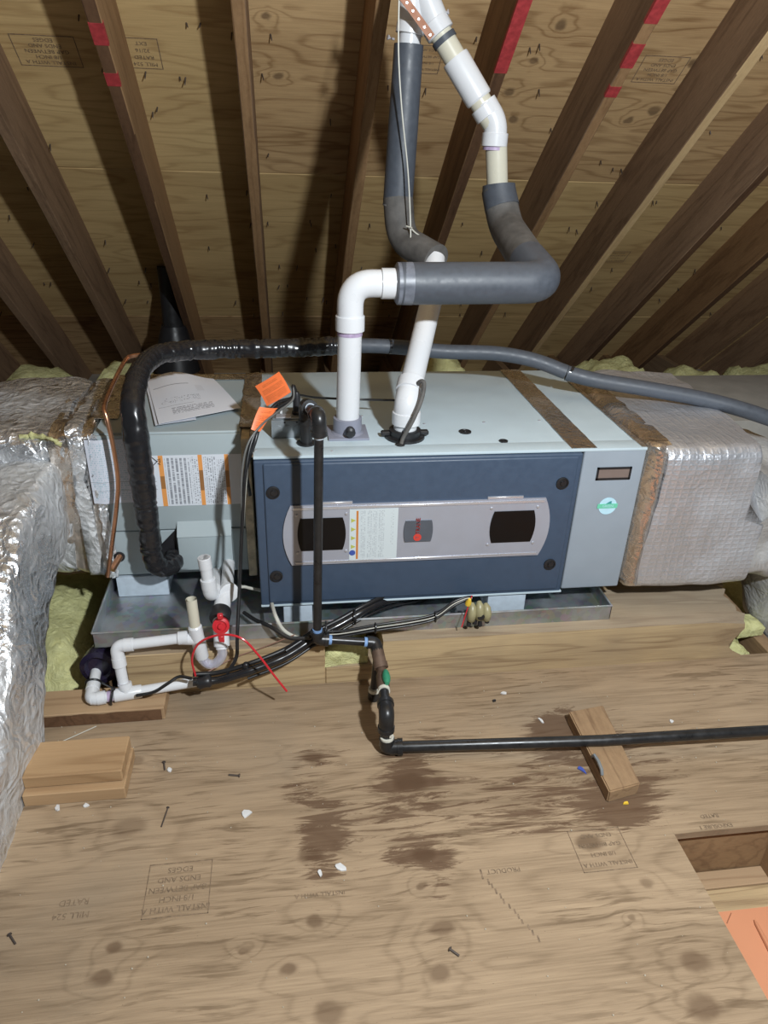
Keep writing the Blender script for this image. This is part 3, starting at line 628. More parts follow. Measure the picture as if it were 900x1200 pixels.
# labels on the upper panel
a, b = onY(163, 532, YC), onY(284, 592, YC)
z0_, z1_ = onY(225, 592, YC).z, onY(225, 533, YC).z
obj('warning_label', quad((a.x, YC, z0_), (cx1 - .002, YC, z0_), (cx1 - .002, YC, z1_), (a.x, YC, z1_)), M_lab1, c, 0)
dm = onY(176, 541, YC - .001); bm = bmesh.new(); r = .017
for k in range(4):
    p = [Vector((dm.x + r * math.cos(k * math.pi / 2), YC - .0015, dm.z + r * math.sin(k * math.pi / 2))), Vector((dm.x + r * math.cos((k + 1) * math.pi / 2), YC - .0015, dm.z + r * math.sin((k + 1) * math.pi / 2)))]
    tube(bm, p, .0011, 5)
text(bm, 'A2L', .012, Matrix(((0, -1, 0, dm.x + .022), (0, 0, -1, YC - .002), (1, 0, 0, dm.z), (0, 0, 0, 1)))); obj('hazard_diamond', bm, M_ink, c, 0)
a, b = onY(108, 590, YC), onY(158, 590, YC); zt_ = onY(125, 515, YC).z
obj('data_label', quad((a.x + .006, YC, a.z), (b.x, YC, a.z), (b.x, YC, zt_), (a.x + .006, YC, zt_), 10, 1, .001, lambda u, v: Vector((0, -.006 * max(0, math.sin(u * 7 - .4)) * (u < .45), 0))), M_lab2, c, 60)
# foil tape dressing on left end and back edge
tape(cx0 - .02, cx0 + .045, cy0 + .10, cy1, H + .001, par=c, amp=.006); tape(cx0, cx1, cy1 - .05, cy1 + .006, H + .0015, par=c, amp=.003)
bm = quad((cx0 - .012, YC - .001, cz0), (cx0 + .012, YC - .001, cz0), (cx0 + .012, YC - .001, H), (cx0 - .012, YC - .001, H), 6, 30, .001, lambda u, v: rnd((u * 2, v * 9, 3), 2.5, .006)); obj('foil_tape', bm, M_foilL, c, 60)
obj('liquid_stub', T([onY(140, 653, cy0 + .02), onY(140, 653, cy0 - .015), onY(131, 668, cy0 - .05)], .009, 12), M_copper, c); obj('stub_grommet', L(onY(140, 652, cy0 - .001), (0, -1, 0), [(.015, 0), (.015, .004), (.010, .005)], 16), M_blackp, c)
# collar between coil and furnace
solo('duct_collar', B(cx1 + .001, -.0125, .125, .64, .01, H - .004, .002, 1), M_mastic, 'speckled taped collar joining coil cabinet and furnace', 'duct collar')
bm = quad((cx1 - .004, .19, H), (.012, .19, H), (.012, .66, H), (cx1 - .004, .66, H), 4, 24, .001, lambda u, v: Vector((.003 * noise.noise((v * 12, u, 4)), 0, .003 + .002 * noise.noise((u * 5, v * 20, 1)))))
solo('joint_tape', bm, M_foiltape, 'brown-looking foil tape strip across the joint beside the orange tags', 'tape')

# ================================================================== DUCTS
def rrect(w_, h_, r, n=5, sub=10):
    P = []
    for (sx, sy, a0) in [(1, 1, 0), (-1, 1, 90), (-1, -1, 180), (1, -1, 270)]:
        for k in range(n + 1):
            a = math.radians(a0 + 90 * k / n); P.append((sx * (w_ / 2 - r) + r * math.cos(a), sy * (h_ / 2 - r) + r * math.sin(a)))
    out = []
    for i in range(len(P)):
        a, b = P[i], P[(i + 1) % len(P)]; L_ = math.dist(a, b); k = max(1, int(L_ / .022))
        for j in range(k): out.append((a[0] + (b[0] - a[0]) * j / k, a[1] + (b[1] - a[1]) * j / k))
    return out
def duct(path, w_, h_, r, levels, step=.022, up=(0, 0, 1), scale=None):
    bm = bmesh.new(); pts = resample([Vector(p) for p in path], step)
    sc_ = None
    if scale: sc_ = [scale(i / (len(pts) - 1)) for i in range(len(pts))]
    sweep(bm, pts, rrect(w_, h_, r), True, scale=sc_, up=up); bmesh.ops.recalc_face_normals(bm, faces=bm.faces[:]); crinkle(bm, levels); return bm
# left supply plenum
p = thing('supply_plenum', 'large crumpled foil plenum attached to the coil cabinet', 'duct', (-.9, .4, .0))
bm = duct([(-2.0, .40, .215), (-.50, .40, .215)], .455, .43, .05, [(4, .022), (11, .012), (30, .006)]); obj('foil_jacket', bm, M_foilL, p, 80)
bm = bmesh.new(); sweep(bm, resample([Vector((-.515, .402, .215)), Vector((cx0 - .002, .402, .215))], .012), rrect(.452, .425, .025), True, up=(0, 0, 1)); crinkle(bm, [(9, .010), (34, .009), (80, .004)]); obj('foil_tape', bm, M_foiltape, p, 80)
bm = duct([(-.47, .40, .215), (-.435, .40, .215)], .475, .44, .04, [(12, .012), (40, .008)], .01); obj('tape_band', bm, M_foilL, p, 80)
# torn seam with yellow wool showing
bm = bmesh.new(); seam = spline([onZ(22, 513, .41), onZ(40, 510, .415), onZ(58, 514, .415), onZ(72, 521, .40)], 8)
tube(bm, seam, [.006 + .005 * noise.noise((i * .5, 1, 1)) for i in range(len(seam))], 6); crinkle(bm, [(60, .006)]); obj('wool_edge', bm, M_ins, p, 60, label='yellow wool showing along a torn seam')
# branch duct dropping to the floor
b_ = thing('supply_branch', 'big silver foil branch duct dropping through the floor at left', 'duct', (-.85, -.3, FZ))
path = spline([(-.86, .30, .22), (-.86, .12, .225), (-.86, -.05, .192), (-.86, -.17, .12), (-.855, -.27, .02), (-.855, -.385, -.085), (-.855, -.50, -.20), (-.855, -.56, -.26)], 8)
bm = duct(path, .70, .24, .03, [(3.5, .022), (9, .014), (26, .007)], .02); obj('foil_jacket', bm, M_foilL, b_, 80)
# right return duct
r_ = thing('return_duct', 'insulated duct with gridded silver foil right of the furnace', 'duct', (1.2, .3, .0))
bm = bmesh.new(); pts = resample([Vector((1.045, .307, .218)), Vector((1.375, .307, .216))], .016)
sweep(bm, pts, rrect(.665, .436, .035), True, scale=[1 + .02 * math.sin(math.pi * i / (len(pts) - 1)) for i in range(len(pts))], up=(0, 0, 1)); bmesh.ops.recalc_face_normals(bm, faces=bm.faces[:])
for v in bm.verts:
    if v.co.z > .40: v.co.x -= 0
    v.co.x -= max(0, (v.co.x - 1.2)) * .30 * (1 - min(1, max(0, (v.co.y + .02) / .5))) * 1.2 if v.co.z > .2 else 0
crinkle(bm, [(4, .010), (14, .005)]); obj('foil_jacket', bm, M_foilR, r_, 80)
bm = bmesh.new(); sweep(bm, resample([Vector((1.0005, .322, .218)), Vector((1.066, .322, .218))], .0095)[:8], rrect(.672, .442, .022), True, up=(0, 0, 1), scale=[.925, .96, .985, 1, 1, 1, 1, 1]); crinkle(bm, [(20, .004), (55, .005)]); obj('tape_band', bm, M_foiltape, r_, 60)
bm = duct([(1.35, .20, .17), (1.55, .22, .15)], .44, .33, .05, [(5, .03), (12, .016), (30, .008)], .02); obj('rumpled_end', bm, M_foilD, r_, 80)
bm = duct(spline([onY(905, 560, .12) + Vector((.10, 0, 0)), onY(925, 640, .10), onY(925, 700, .08), onY(935, 780, .05)], 8), .26, .26, .12, [(5, .02), (14, .01)], .02)
solo('return_branch', bm, M_foilD, 'dusty dull foil branch duct at the far right edge', 'duct', 80)

# ================================================================== VENT PIPES
PR = .0297
def hub(bm, a, b, r=.0355): tube(bm, [a, a.lerp(b, .04), b.lerp(a, .04), b], [r - .003, r, r, r - .001], 24)
ex = thing('exhaust_vent', 'white exhaust pipe rising from the grey collar, bending right and up', 'vent pipe', (V1.x, V1.y, H))
E1 = onY(411, 341, V1.y); E1.x = V1.x + .004; RZ = onY(550, 333, V1.y).z; E1.z = RZ
E2 = onY(634, 333, V1.y + .005); E2.z = RZ + .004
E3 = onY(592, 262, .52); E4 = onY(581, 150, .56); 
obj('riser_pipe', T([Vector((V1.x, V1.y, H + .02)), Vector((E1.x, E1.y, RZ - .10))], PR, 24), M_pvc, ex)
el = fillet([Vector((E1.x, E1.y, RZ - .11)), E1, E1 + Vector((.11, 0, 0))], .075, 10)
bm = T(el, PR + .0022, 24); hub(bm, Vector((E1.x, E1.y, RZ - .112)), Vector((E1.x, E1.y, RZ - .075))); hub(bm, E1 + Vector((.072, 0, 0)), E1 + Vector((.108, 0, 0))); obj('elbow', bm, M_pvc, ex, 30)
obj('primer_ring', T([E1 + Vector((.109, 0, 0)), E1 + Vector((.119, 0, 0))], PR + .0008, 24), M_primer, ex); obj('primer_ring', T([Vector((E1.x, E1.y, RZ - .122)), Vector((E1.x, E1.y, RZ - .113))], PR + .0008, 24), M_primer, ex)
obj('cross_pipe', T([E1 + Vector((.10, 0, 0)), E1 + Vector((.2, 0, 0))], PR, 24), M_pvc, ex)
sl0 = onY(469, 333, V1.y); sl0.z = RZ
IR = .049
obj('horizontal_sleeve', T(fillet([sl0, E2 + Vector((.012, 0, 0)), E2.lerp(E3, .35)], .055, 12), IR, 28), M_foam, ex, 50)
mid = E2.lerp(E3, .28)
obj('sleeve_end', T([sl0 + Vector((-.012, 0, 0)), sl0 + Vector((-.008, 0, .0)), sl0 + Vector((.028, 0, 0)), sl0 + Vector((.0285, 0, 0))], [IR * .85, IR * .99, IR + .0006, IR * .95], 28), plain('peeled_tape', (.15, .165, .20), .4, 0, .5, .35, 30), ex, 50)
E5 = onY(584, 222, .56)
obj('rising_sleeve', T(fillet([E2.lerp(E3, .30), E3 + Vector((0, 0, -.005)), E5], .07, 10), IR * .97, 28), M_foamtape, ex, 50)
obj('foam_cuff', T([E5.lerp(E3, .55), E5.lerp(E3, .1), E5 + Vector((0, 0, .012))], [IR * 1.0, IR * .98, IR * .93], 28), M_foam, ex, 50)
obj('tie_cord', T([mid + Vector((.045 * math.cos(a), 0.02 * math.sin(a), .052 * math.sin(a))) for a in [i * .6 for i in range(11)]], .0015, 6), M_wcable, ex)
obj('upper_riser', T([E5 + Vector((0, 0, -.02)), E4], PR, 24), M_cream, ex)
E6 = onY(491, -4, .62)
dv = (E6 - E4).normalized()
bm = T(fillet([E4 - Vector((0, 0, .045)), E4 + Vector((0, 0, .012)), E4 + Vector((0, 0, .012)) + dv * .06], .05, 8), PR + .002, 24); hub(bm, E4 - Vector((0, 0, .045)), E4 - Vector((0, 0, .012))); hub(bm, E4 + dv * .035, E4 + dv * .066); obj('elbow', bm, M_pvc, ex, 30)
obj('primer_ring', T([E4 - Vector((0, 0, .054)), E4 - Vector((0, 0, .046))], PR + .001, 24), M_primer, ex)
G = lambda px, py: E4 + dv * ((onY(px, py, (E4.y + E6.y) / 2) - E4).dot(dv))
obj('diagonal_pipe', T([E4, G(512, 36)], PR, 24), M_cream, ex)
bm = bmesh.new(); hub(bm, G(568, 113), G(536, 66), .037); obj('coupling', bm, M_pvc, ex, 30)
obj('paint_scuff', T([G(524, 48), G(520, 42)], PR + .0035, 24), M_foam, ex, label='torn grey foam scrap')
# intake
it = thing('intake_vent', 'white intake pipe tilting back from the black collar to a wye', 'vent pipe', (V2.x, V2.y, H))
A0 = Vector((V2.x, V2.y, H + .012)); A1 = Vector((V2.x + .002, V2.y, H + .095)); A2 = onY(506, 350, .37); A3 = onY(509, 303, .47); A4 = onY(470, 276, .60); A5 = onY(466, 240, .62); A6 = onY(479, 52, .62)
d1 = (A2 - A1).normalized()
obj('stub_pipe', T([A0, A1 - Vector((0, 0, .02))], PR, 24), M_pvc, it)
bm = T(fillet([A1 - Vector((0, 0, .05)), A1, A1 + d1 * .06], .05, 8), PR + .003, 24); hub(bm, A1 - Vector((0, 0, .058)), A1 - Vector((0, 0, .025)), .0365); hub(bm, A1 + d1 * .03, A1 + d1 * .066, .0365); obj('elbow', bm, M_pvc, it, 30)
obj('tilted_pipe', T([A1 + d1 * .05, A2, A3], PR, 24), M_pvc, it)
IR2 = .0425
obj('dusty_sleeve', T(fillet([A3 + (A3 - A4).normalized() * .008, A4 + Vector((0, 0, -.01)), A5 + Vector((0, 0, .02))], .07, 10), IR2 * 1.02, 26), M_foamtape, it, 50)
obj('upright_sleeve', T([A5, A5.lerp(A6, .5), A6], [IR2 * 1.01, IR2 * .98, IR2 * .92], 26), M_foam, it, 50)
obj('sleeve_seam', T([A5 + Vector((0, 0, -.002)), A5 + Vector((0, 0, .002))], IR2 * 1.03, 26), plain('grey_seam', (.2, .2, .2), .6), it)
W0 = onY(481, 38, .62); W1 = onY(484, -40, .62)
obj('top_pipe', T([A6 - Vector((0, 0, .02)), W0], PR, 24), M_pvc, it)
bm = bmesh.new(); hub(bm, A6 + Vector((0, 0, .022)), W0 + Vector((0, 0, .02)), .037); tube(bm, [W0, W1], PR + .004, 24); g0 = G(514, 38); tube(bm, [g0, g0.lerp(W1, .5), W1], PR + .004, 24); hub(bm, g0 - dv * .005, g0 + dv * .03, .038); obj('wye', bm, M_pvc, it, 30)
for (px, py) in [(524, 14), (456, 44)]:
    q = onY(px, py, .60); obj('screw', L(q, (1 if px > 500 else -1, -.3, .2), [(.003, -.015), (.003, 0), (.006, .001), (.006, .005)], 8), M_edge, it)
# perforated copper hanger strap
a, b = onY(470, -6, .535), onY(506, 44, .545)
sp_ = thing('hanger_strap', 'copper coloured perforated strap across the white wye', 'strap', b)
dd = (b - a).normalized(); nn = dd.cross(Vector((0, 1, 0))).normalized() * .0095
obj('strap_band', PL([a - nn, a + nn, b + nn, b - nn], .002, (0, -1, 0)), M_steelstrap, sp_, 0)
bm = bmesh.new()
for i in range(5): lathe(bm, a.lerp(b, .18 + i * .19) + Vector((0, -.002, 0)), (0, -1, 0), [(.0026, 0), (.0026, .0012)], 8)
obj('strap_studs', bm, M_edge, sp_, 0)
# hanging white cord
cord = spline([onY(468, -20, .54), onY(467, 60, .54), onY(471, 130, .54), onY(478, 200, .54), onY(481, 262, .53), onY(481, 300, .50)], 5)
bm = T(cord, .0021, 6); tube(bm, spline([onY(482, 268, .53), onY(490, 275, .52), onY(512, 287, .5)], 5), .0022, 6); tube(bm, spline([onY(476, 265, .53), onY(483, 267, .52)], 3), .0022, 6)
solo('hanging_cord', bm, M_wcable, 'thin white cord hanging in front of the upright grey sleeve', 'cord')
# black plumbing vent in the shadows behind
q = Vector((-.52, 2.35, 0)); top = DC - TA * q.y
q = onY(205, 400, 2.3); zt_ = DC - TA * q.y
bs = thing('plumbing_vent', 'black plumbing vent pipe in the shadow behind the coil', 'vent pipe', (q.x, q.y, -.2))
obj('vent_pipe', T([(q.x, q.y, -.38), (q.x, q.y, zt_ + .0)], .052, 18), M_blackp, bs)
obj('vent_boot', L((q.x, q.y, -.05), (0, 0, 1), [(.12, 0), (.10, .1), (.075, .2), (.06, .24)], 18), M_blackp, bs)

# ================================================================== REFRIGERANT LINES
sl = thing('suction_line', 'fat black insulated suction line arching over coil and furnace', 'pipe', onY(186, 668, .12))
hp = [onY(206, 652, .155), onY(200, 662, .12), onY(186, 664, .09), onY(178, 645, .085), onY(172, 600, .09), onY(165, 550, .095), onY(158, 500, .11), onY(156, 470, .14), onY(163, 438, .22), onY(182, 417, .31), onY(215, 411, .38), onY(260, 409, .42), onY(330, 408, .43), onY(397, 405, .44)]
dense = resample(spline(hp, 12), .0035); rr = []
for i in range(len(dense)):
    s = i / len(dense); R0 = .0275 + .004 * max(0, 1 - abs(s - .33) * 6) if s < .5 else .0262
    corr = .0013 * (.5 + noise.noise((i * .11, 7, 0))) * math.sin(i * 1.05 + 6 * noise.noise((i * .04, 0, 0))) if not .30 < s < .45 else .0003 * math.sin(i)
    rr.append(R0 + corr + .0015 * noise.noise((i * .08, 3, 1)))
bm = T(dense, rr, 20); crinkle(bm, [(45, .003)]); obj('taped_sleeve', bm, M_tape, sl, 80)
gp = [onY(392, 405, .44), onY(430, 405, .46), onY(470, 407, .47), onY(520, 412, .47), onY(580, 414, .45), onY(625, 422, .42), onY(663, 436, .39)]
obj('grey_sleeve', T(spline(gp, 6), .0215, 18), M_foam, sl, 50)
gp2 = [onY(664, 437, .389), onY(700, 446, .36), onY(760, 456, .32), onY(820, 467, .28), onY(870, 480, .24), onY(930, 500, .2)]
obj('grey_sleeve', T(spline(gp2, 6), .0225, 18), M_foam, sl, 50)
obj('sleeve_tie', T([onY(666, 436.5, .389), onY(669, 438, .386)], .0232, 18), M_tape, sl)
obj('sleeve_tie', T([onY(455, 406, .466), onY(458, 406, .467)], .0225, 18), M_tape, sl)
cp = spline([onY(126, 676, .10), onY(131, 640, .11), onY(137, 590, .115), onY(138, 560, .115), onY(132, 520, .115), onY(125, 490, .12), onY(122, 478, .14), onY(127, 462, .22), onY(138, 438, .33), onY(148, 421, .42), onY(156, 417, .43), onY(176, 415, .43)], 8)
solo('liquid_line', T(cp, .0058, 12), M_copper, 'thin bare copper line bending up beside the black sleeve', 'pipe')

# ================================================================== GAS PIPING
gs = thing('gas_pipe', 'black iron gas line from furnace top down to the floor', 'pipe', (.3, -.2, FZ))
GB = Vector((.130, .075, H)); gr, gh = .0106, .0165; gy = -.140
T0 = onY(366, 478, .05); T1 = onY(373, 487, gy); T1.y = gy
X0 = GB.x; zt_ = onY(367, 474, GB.y).z; top = Vector((X0, GB.y, zt_))
EL = onY(373.5, 487, gy)
bm = T([GB + Vector((0, 0, -.01)), top - Vector((0, 0, .01))], .0155, 16); lathe(bm, GB, (0, 0, 1), [(.024, 0), (.024, .004), (.017, .005)], 18); obj('riser_nipple', bm, M_iron, gs)
bm = T(fillet([top - Vector((0, 0, .045)), top, top + (EL - top) * .33], .03, 8), gh + .001, 16); lathe(bm, top - Vector((0, 0, .05)), (0, 0, 1), [(.019, 0), (.019, .012)], 16); lathe(bm, top + (EL - top) * .28, EL - top, [(.0195, 0), (.0195, .014)], 16); obj('tee', bm, M_iron, gs)
obj('sealant_ring', T([top + (EL - top) * .36, top + (EL - top) * .40], .0125, 14), plain('pale_blue_sealant', (.45, .52, .62), .6), gs)
obj('top_nipple', T([top + (EL - top) * .35, EL - (EL - top) * .15], gr, 14), M_iron, gs)
bm = T(fillet([EL - (EL - top).normalized() * .04, EL, EL - Vector((0, 0, .045))], .03, 8), gh, 16); lathe(bm, EL - Vector((0, 0, .046)), (0, 0, 1), [(.0185, 0), (.0185, .011), (.0165, .012)], 16); lathe(bm, EL - (EL - top).normalized() * .044, EL - top, [(.0185, 0), (.0185, .011)], 16); obj('elbow', bm, M_iron, gs, 40)
BT = onY(372, 749, gy); BT.x = (BT.x + EL.x) / 2
BT = Vector((onY(372, 749, gy).x, gy, onY(372, 749, gy).z))
obj('sealant_ring', T([EL - Vector((0, 0, .047)), EL - Vector((0, 0, .053))], .0115, 14), plain('pale_sealant', (.5, .55, .62), .6), gs)
obj('drop_pipe', T([EL - Vector((0, 0, .04)), BT + Vector((0, 0, .02))], gr, 16), M_iron, gs)
HR = onY(440, 753, gy)
bm = T(fillet([BT + Vector((0, 0, .024)), BT, BT + (HR - BT).normalized() * .026], .018, 8), .0155, 16); lathe(bm, BT + Vector((0, 0, .016)), (0, 0, 1), [(.0175, 0), (.0175, .01)], 16); lathe(bm, BT + (HR - BT).normalized() * .018, HR - BT, [(.0175, 0), (.0175, .01)], 16); obj('elbow', bm, M_iron, gs, 40)
obj('sealant_ring', T([BT + Vector((0, 0, .024)), BT + Vector((0, 0, .033))], .0125, 14), M_bluedope, gs); obj('sealant_ring', T([BT + (HR - BT).normalized() * .028, BT + (HR - BT).normalized() * .036], .0128, 14), M_bluedope, gs)
obj('cross_nipple', T([BT + (HR - BT).normalized() * .02, HR - (HR - BT).normalized() * .01], gr, 16), M_iron, gs); obj('sealant_ring', T([HR - (HR - BT).normalized() * .030, HR - (HR - BT).normalized() * .022], .0128, 14), M_bluedope, gs)
TE = onY(447, 784, -.20)                                   # tee with drip leg and valve
bm = T(fillet([HR - (HR - BT).normalized() * .022, HR, HR.lerp(TE, .35)], .02, 8), .0165, 16); obj('elbow', bm, M_iron, gs, 40)
dt = (TE - HR).normalized()
bm = T([HR.lerp(TE, .3), HR.lerp(TE, .82)], .0165, 16); lathe(bm, HR.lerp(TE, .78), dt, [(.0185, 0), (.0185, .014)], 16); obj('rusty_coupling', bm, M_rust, gs, 40)
obj('dope_ring', T([TE - dt * .012, TE - dt * .004], .0165, 14), M_dope, gs)
DL = onY(438, 824, -.185); DL = Vector((onY(438, 822, -.175).x, -.175, FZ + .012)); tl = Vector((HR.lerp(TE, .7).x - .004, -.165, HR.lerp(TE, .7).z))
obj('drip_leg', T([tl, DL + Vector((0, 0, .03))], gr, 14), M_iron, gs)
obj('drip_cap', L(DL + Vector((0, 0, -.010)), (tl - DL), [(.012, 0), (.0165, .003), (.0165, .028), (.0145, .03)], 16), M_iron, gs, 40); obj('dope_ring', T([DL + Vector((0, 0, .018)), DL + Vector((0, 0, .027))], .0155, 14), M_dope, gs)
FE = Vector((.2935, -.362, FZ + .019)); TU = Vector((FE.x - .002, FE.y + .004, FZ + .12))          # floor elbow, upper street elbow
VA = TE.lerp(TU, .30)
bm = T([TE - dt * .005, TE.lerp(TU, .12), TE.lerp(TU, .16), TE.lerp(TU, .42), TE.lerp(TU, .46)], [.0125, .0125, .0155, .0155, .0125], 16); vb = obj('valve_body', bm, M_rust, gs, 40)
vd = (TU - TE).normalized(); sd = Vector((.35, -.2, .9)).normalized()
bm = bmesh.new(); hp_ = VA + sd * .020; tube(bm, [VA + sd * .008, hp_], .006, 10); tube(bm, [hp_ - vd * .022, hp_ - vd * .012, hp_, hp_ + vd * .014, hp_ + vd * .024], [.006, .009, .0105, .009, .005], 12); obj('valve_handle', bm, M_green, gs, 40, label='green valve handle')
obj('dope_ring', T([TE.lerp(TU, .46), TE.lerp(TU, .52)], .0150, 14), M_dope, gs)
obj('slope_nipple', T([TE.lerp(TU, .45), TE.lerp(TU, .86)], .0122, 14), M_iron, gs)
bm = T(fillet([TU - vd * .035, TU, TU - Vector((0, 0, .045))], .03, 8), .0185, 18); lathe(bm, TU - vd * .040, vd, [(.0205, 0), (.0205, .012)], 18); lathe(bm, TU - Vector((0, 0, .05)), (0, 0, 1), [(.0205, 0), (.0205, .012)], 18); obj('street_elbow', bm, M_iron, gs, 40)
obj('dope_ring', T([TU - Vector((0, 0, .051)), TU - Vector((0, 0, .055))], .0165, 14), M_dope, gs)
obj('short_nipple', T([TU - Vector((0, 0, .045)), FE + Vector((0, 0, .015))], .0125, 14), M_iron, gs); obj('dope_ring', T([FE + Vector((0, 0, .026)), FE + Vector((0, 0, .035))], .0168, 14), M_dope, gs)
obj('paper_fleck', B(FE.x + .004, FE.x + .011, FE.y - .0145, FE.y - .0125, FE.z + .042, FE.z + .052), M_dope, gs, 0)
PE = onZ(960, 851, FZ + .05); P0_ = onZ(905, 856, FZ + .052)
bz = FZ + .036 + .0138
pe1 = Vector((1.9, onZ(905, 856, bz).y - .0, bz)); 
k0 = Vector((.80, onZ(700, 868, bz).y, bz)); k1 = Vector((onZ(900, 856, bz).x, onZ(900, 856, bz).y, bz)); pe1 = k0 + (k1 - k0) * 2.2
bm = T(fillet([FE + Vector((0, 0, .03)), FE, FE + (k0 - FE).normalized() * .034], .026, 8), .0185, 18); lathe(bm, FE + (k0 - FE).normalized() * .026, k0 - FE, [(.0205, 0), (.0205, .013)], 18); obj('elbow', bm, M_iron, gs, 40)
obj('floor_pipe', T([FE + (k0 - FE).normalized() * .03, k0, k1, pe1], .0132, 18), M_iron, gs)

# ================================================================== CONDENSATE DRAIN
cdn = thing('condensate_drain', 'white plastic condensate drain with clear trap and red cap', 'drain', (-.2, -.1, FZ))
r1, r2 = .0134, .0170
U = onY(233, 745, -.115); U.y = -.115
st_top = onY(224, 702, -.112); st_b = onY(229, 737, -.115)
bm = bmesh.new(); o1 = [st_top, st_b]; sweep(bm, o1, circ(r1, 18), False); sweep(bm, [st_top, st_top.lerp(st_b, .9)], circ(r1 * .78, 18), False)
a = st_top; tube(bm, [st_top + (st_b - st_top) * .0, st_top + (st_b - st_top) * .02], r1 * .0 + .0001, 6); obj('open_stub', bm, M_cream, cdn, 40)
tb = onY(237, 770, -.118); bm = bmesh.new(); hub(bm, onY(228, 733, -.115), tb, r2); hubL = onY(209, 748, -.115); tube(bm, [U.lerp(tb, .15), hubL], r2 - .001, 16); hub(bm, U.lerp(hubL, .5), hubL, r2); obj('tee', bm, M_pvc, cdn, 30)
EC = onY(136, 757, -.115); obj('upper_run', T([hubL + Vector((.01, 0, 0)), EC + Vector((.01, 0, 0))], r1, 16), M_pvc, cdn)
LT = onY(147, 813, -.148); bm = T(fillet([EC + Vector((.038, 0, .002)), EC, EC.lerp(LT, .35)], .022, 8), r2 - .001, 16); hub(bm, EC + Vector((.018, 0, .001)), EC + Vector((.042, 0, .002)), r2); hub(bm, EC.lerp(LT, .24), EC.lerp(LT, .42), r2); obj('elbow', bm, M_pvc, cdn, 30)
obj('drop_pipe', T([EC.lerp(LT, .3), EC.lerp(LT, .85)], r1, 16), M_pvc, cdn); obj('primer_ring', T([EC.lerp(LT, .76), EC.lerp(LT, .80)], r1 + .0006, 16), M_primer, cdn)
zl = FZ + .038 + r2; LA = onZ(106, 820, zl); LB = onZ(222, 800, zl); 
LT = LA.lerp(LB, .36); lv = (LB - LA).normalized()
bm = bmesh.new(); hub(bm, LT - lv * .032, LT + lv * .036, r2); tube(bm, [EC.lerp(LT, .78), LT], r2 - .001, 16); hub(bm, EC.lerp(LT, .78), EC.lerp(LT, .9), r2); obj('tee', bm, M_pvc, cdn, 30)
obj('lower_run', T([LA, LB + lv * .02], r1, 16), M_pvc, cdn); obj('primer_ring', T([LT - lv * .046, LT - lv * .033], r1 + .0006, 16), M_primer, cdn)
HB = onY(113, 785, -.06)
bm = T(fillet([LA + lv * .035, LA, LA.lerp(HB, .5)], .025, 8), r2 - .001, 16); hub(bm, LA + lv * .015, LA + lv * .036, r2); hub(bm, LA.lerp(HB, .3), LA.lerp(HB, .52), r2); obj('elbow', bm, M_pvc, cdn, 30)
obj('inlet_pipe', T([LA.lerp(HB, .4), HB], r1, 16), M_pvc, cdn)
# trap right leg
J0 = onY(267, 668, .125); J1 = onY(262, 702, -.02); K0 = onY(258, 722, -.075); K1 = onY(260, 757, -.113)
bm = T([onY(268, 660, .14), onY(266, 690, .0)], .0165, 18); obj('outlet_pipe', bm, M_pvc, cdn)
bm = T(fillet([onY(266, 692, .0), J1, K0], .03, 8), .0215, 18); lathe(bm, onY(268, 694, -.012), (.4, -1, .2), [(.026, -.008), (.026, .006), (.021, .008)], 18); obj('elbow', bm, M_pvc, cdn, 30)
obj('rubber_coupling', T([K0 + (J1 - K0).normalized() * .022, K0 + (J1 - K0).normalized() * .016, K0 - (J1 - K0).normalized() * .010, K0 - (J1 - K0).normalized() * .014], [.024, .0265, .0265, .024], 20), M_blackp, cdn, 40)
obj('trap_pipe', T([K0, K1], .0200, 18), M_pvc, cdn)
rc = onY(259, 733, -.105); bm = bmesh.new(); lathe(bm, rc, (.05, -1, .35), [(.021, -.006), (.021, .006), (.014, .008), (.013, .003), (.007, .003), (.007, .011), (0, .011)], 22); q = onY(260, 748, -.112); box(bm, q.x - .007, q.x + .007, q.y - .012, q.y + .004, q.z - .01, q.z + .014, .002, 1); q = onY(258, 722, -.108); box(bm, q.x - .007, q.x + .007, q.y - .008, q.y + .004, q.z - .006, q.z + .008, .002, 1); obj('red_cap', bm, M_red2, cdn, 40, label='red clean-out cap')
ut = spline([K1, onY(260, 768, -.116), onY(253, 777, -.118), onY(244, 778, -.118), onY(237, 772, -.118), tb], 8); obj('clear_tube', T(ut, .0128, 18), M_clear, cdn, 60, label='clear vinyl U tube')
obj('tube_sleeve', T([K1 + (K0 - K1) * .08, K1 - (K0 - K1) * .10], .0155, 18), M_pvc, cdn)
# overflow riser beside the cover
bm = T(fillet([onY(253, 672, .13), onY(249, 699, .02), onY(245, 693, -.03)], .02, 8), .0165, 18); ve = onY(247, 698, -.035); vt = onY(239, 653, -.03)
vp = thing('drain_riser', 'short capped white drain riser beside the coil access cover', 'drain', ve)
obj('outlet_pipe', T([onY(253, 670, .14), onY(252, 690, .0)], .0150, 18), M_pvc, vp)
bm = T(fillet([onY(252, 690, .0), ve, ve.lerp(vt, .35)], .02, 8), .0185, 18); hub(bm, ve.lerp(vt, .2), ve.lerp(vt, .45), .0195); obj('elbow', bm, M_pvc, vp, 30)
obj('riser', T([ve.lerp(vt, .3), vt], .0148, 18), M_pvc, vp); bm = bmesh.new(); hub(bm, ve.lerp(vt, .72), vt, .0168); obj('cap', bm, M_pvc, vp, 30)
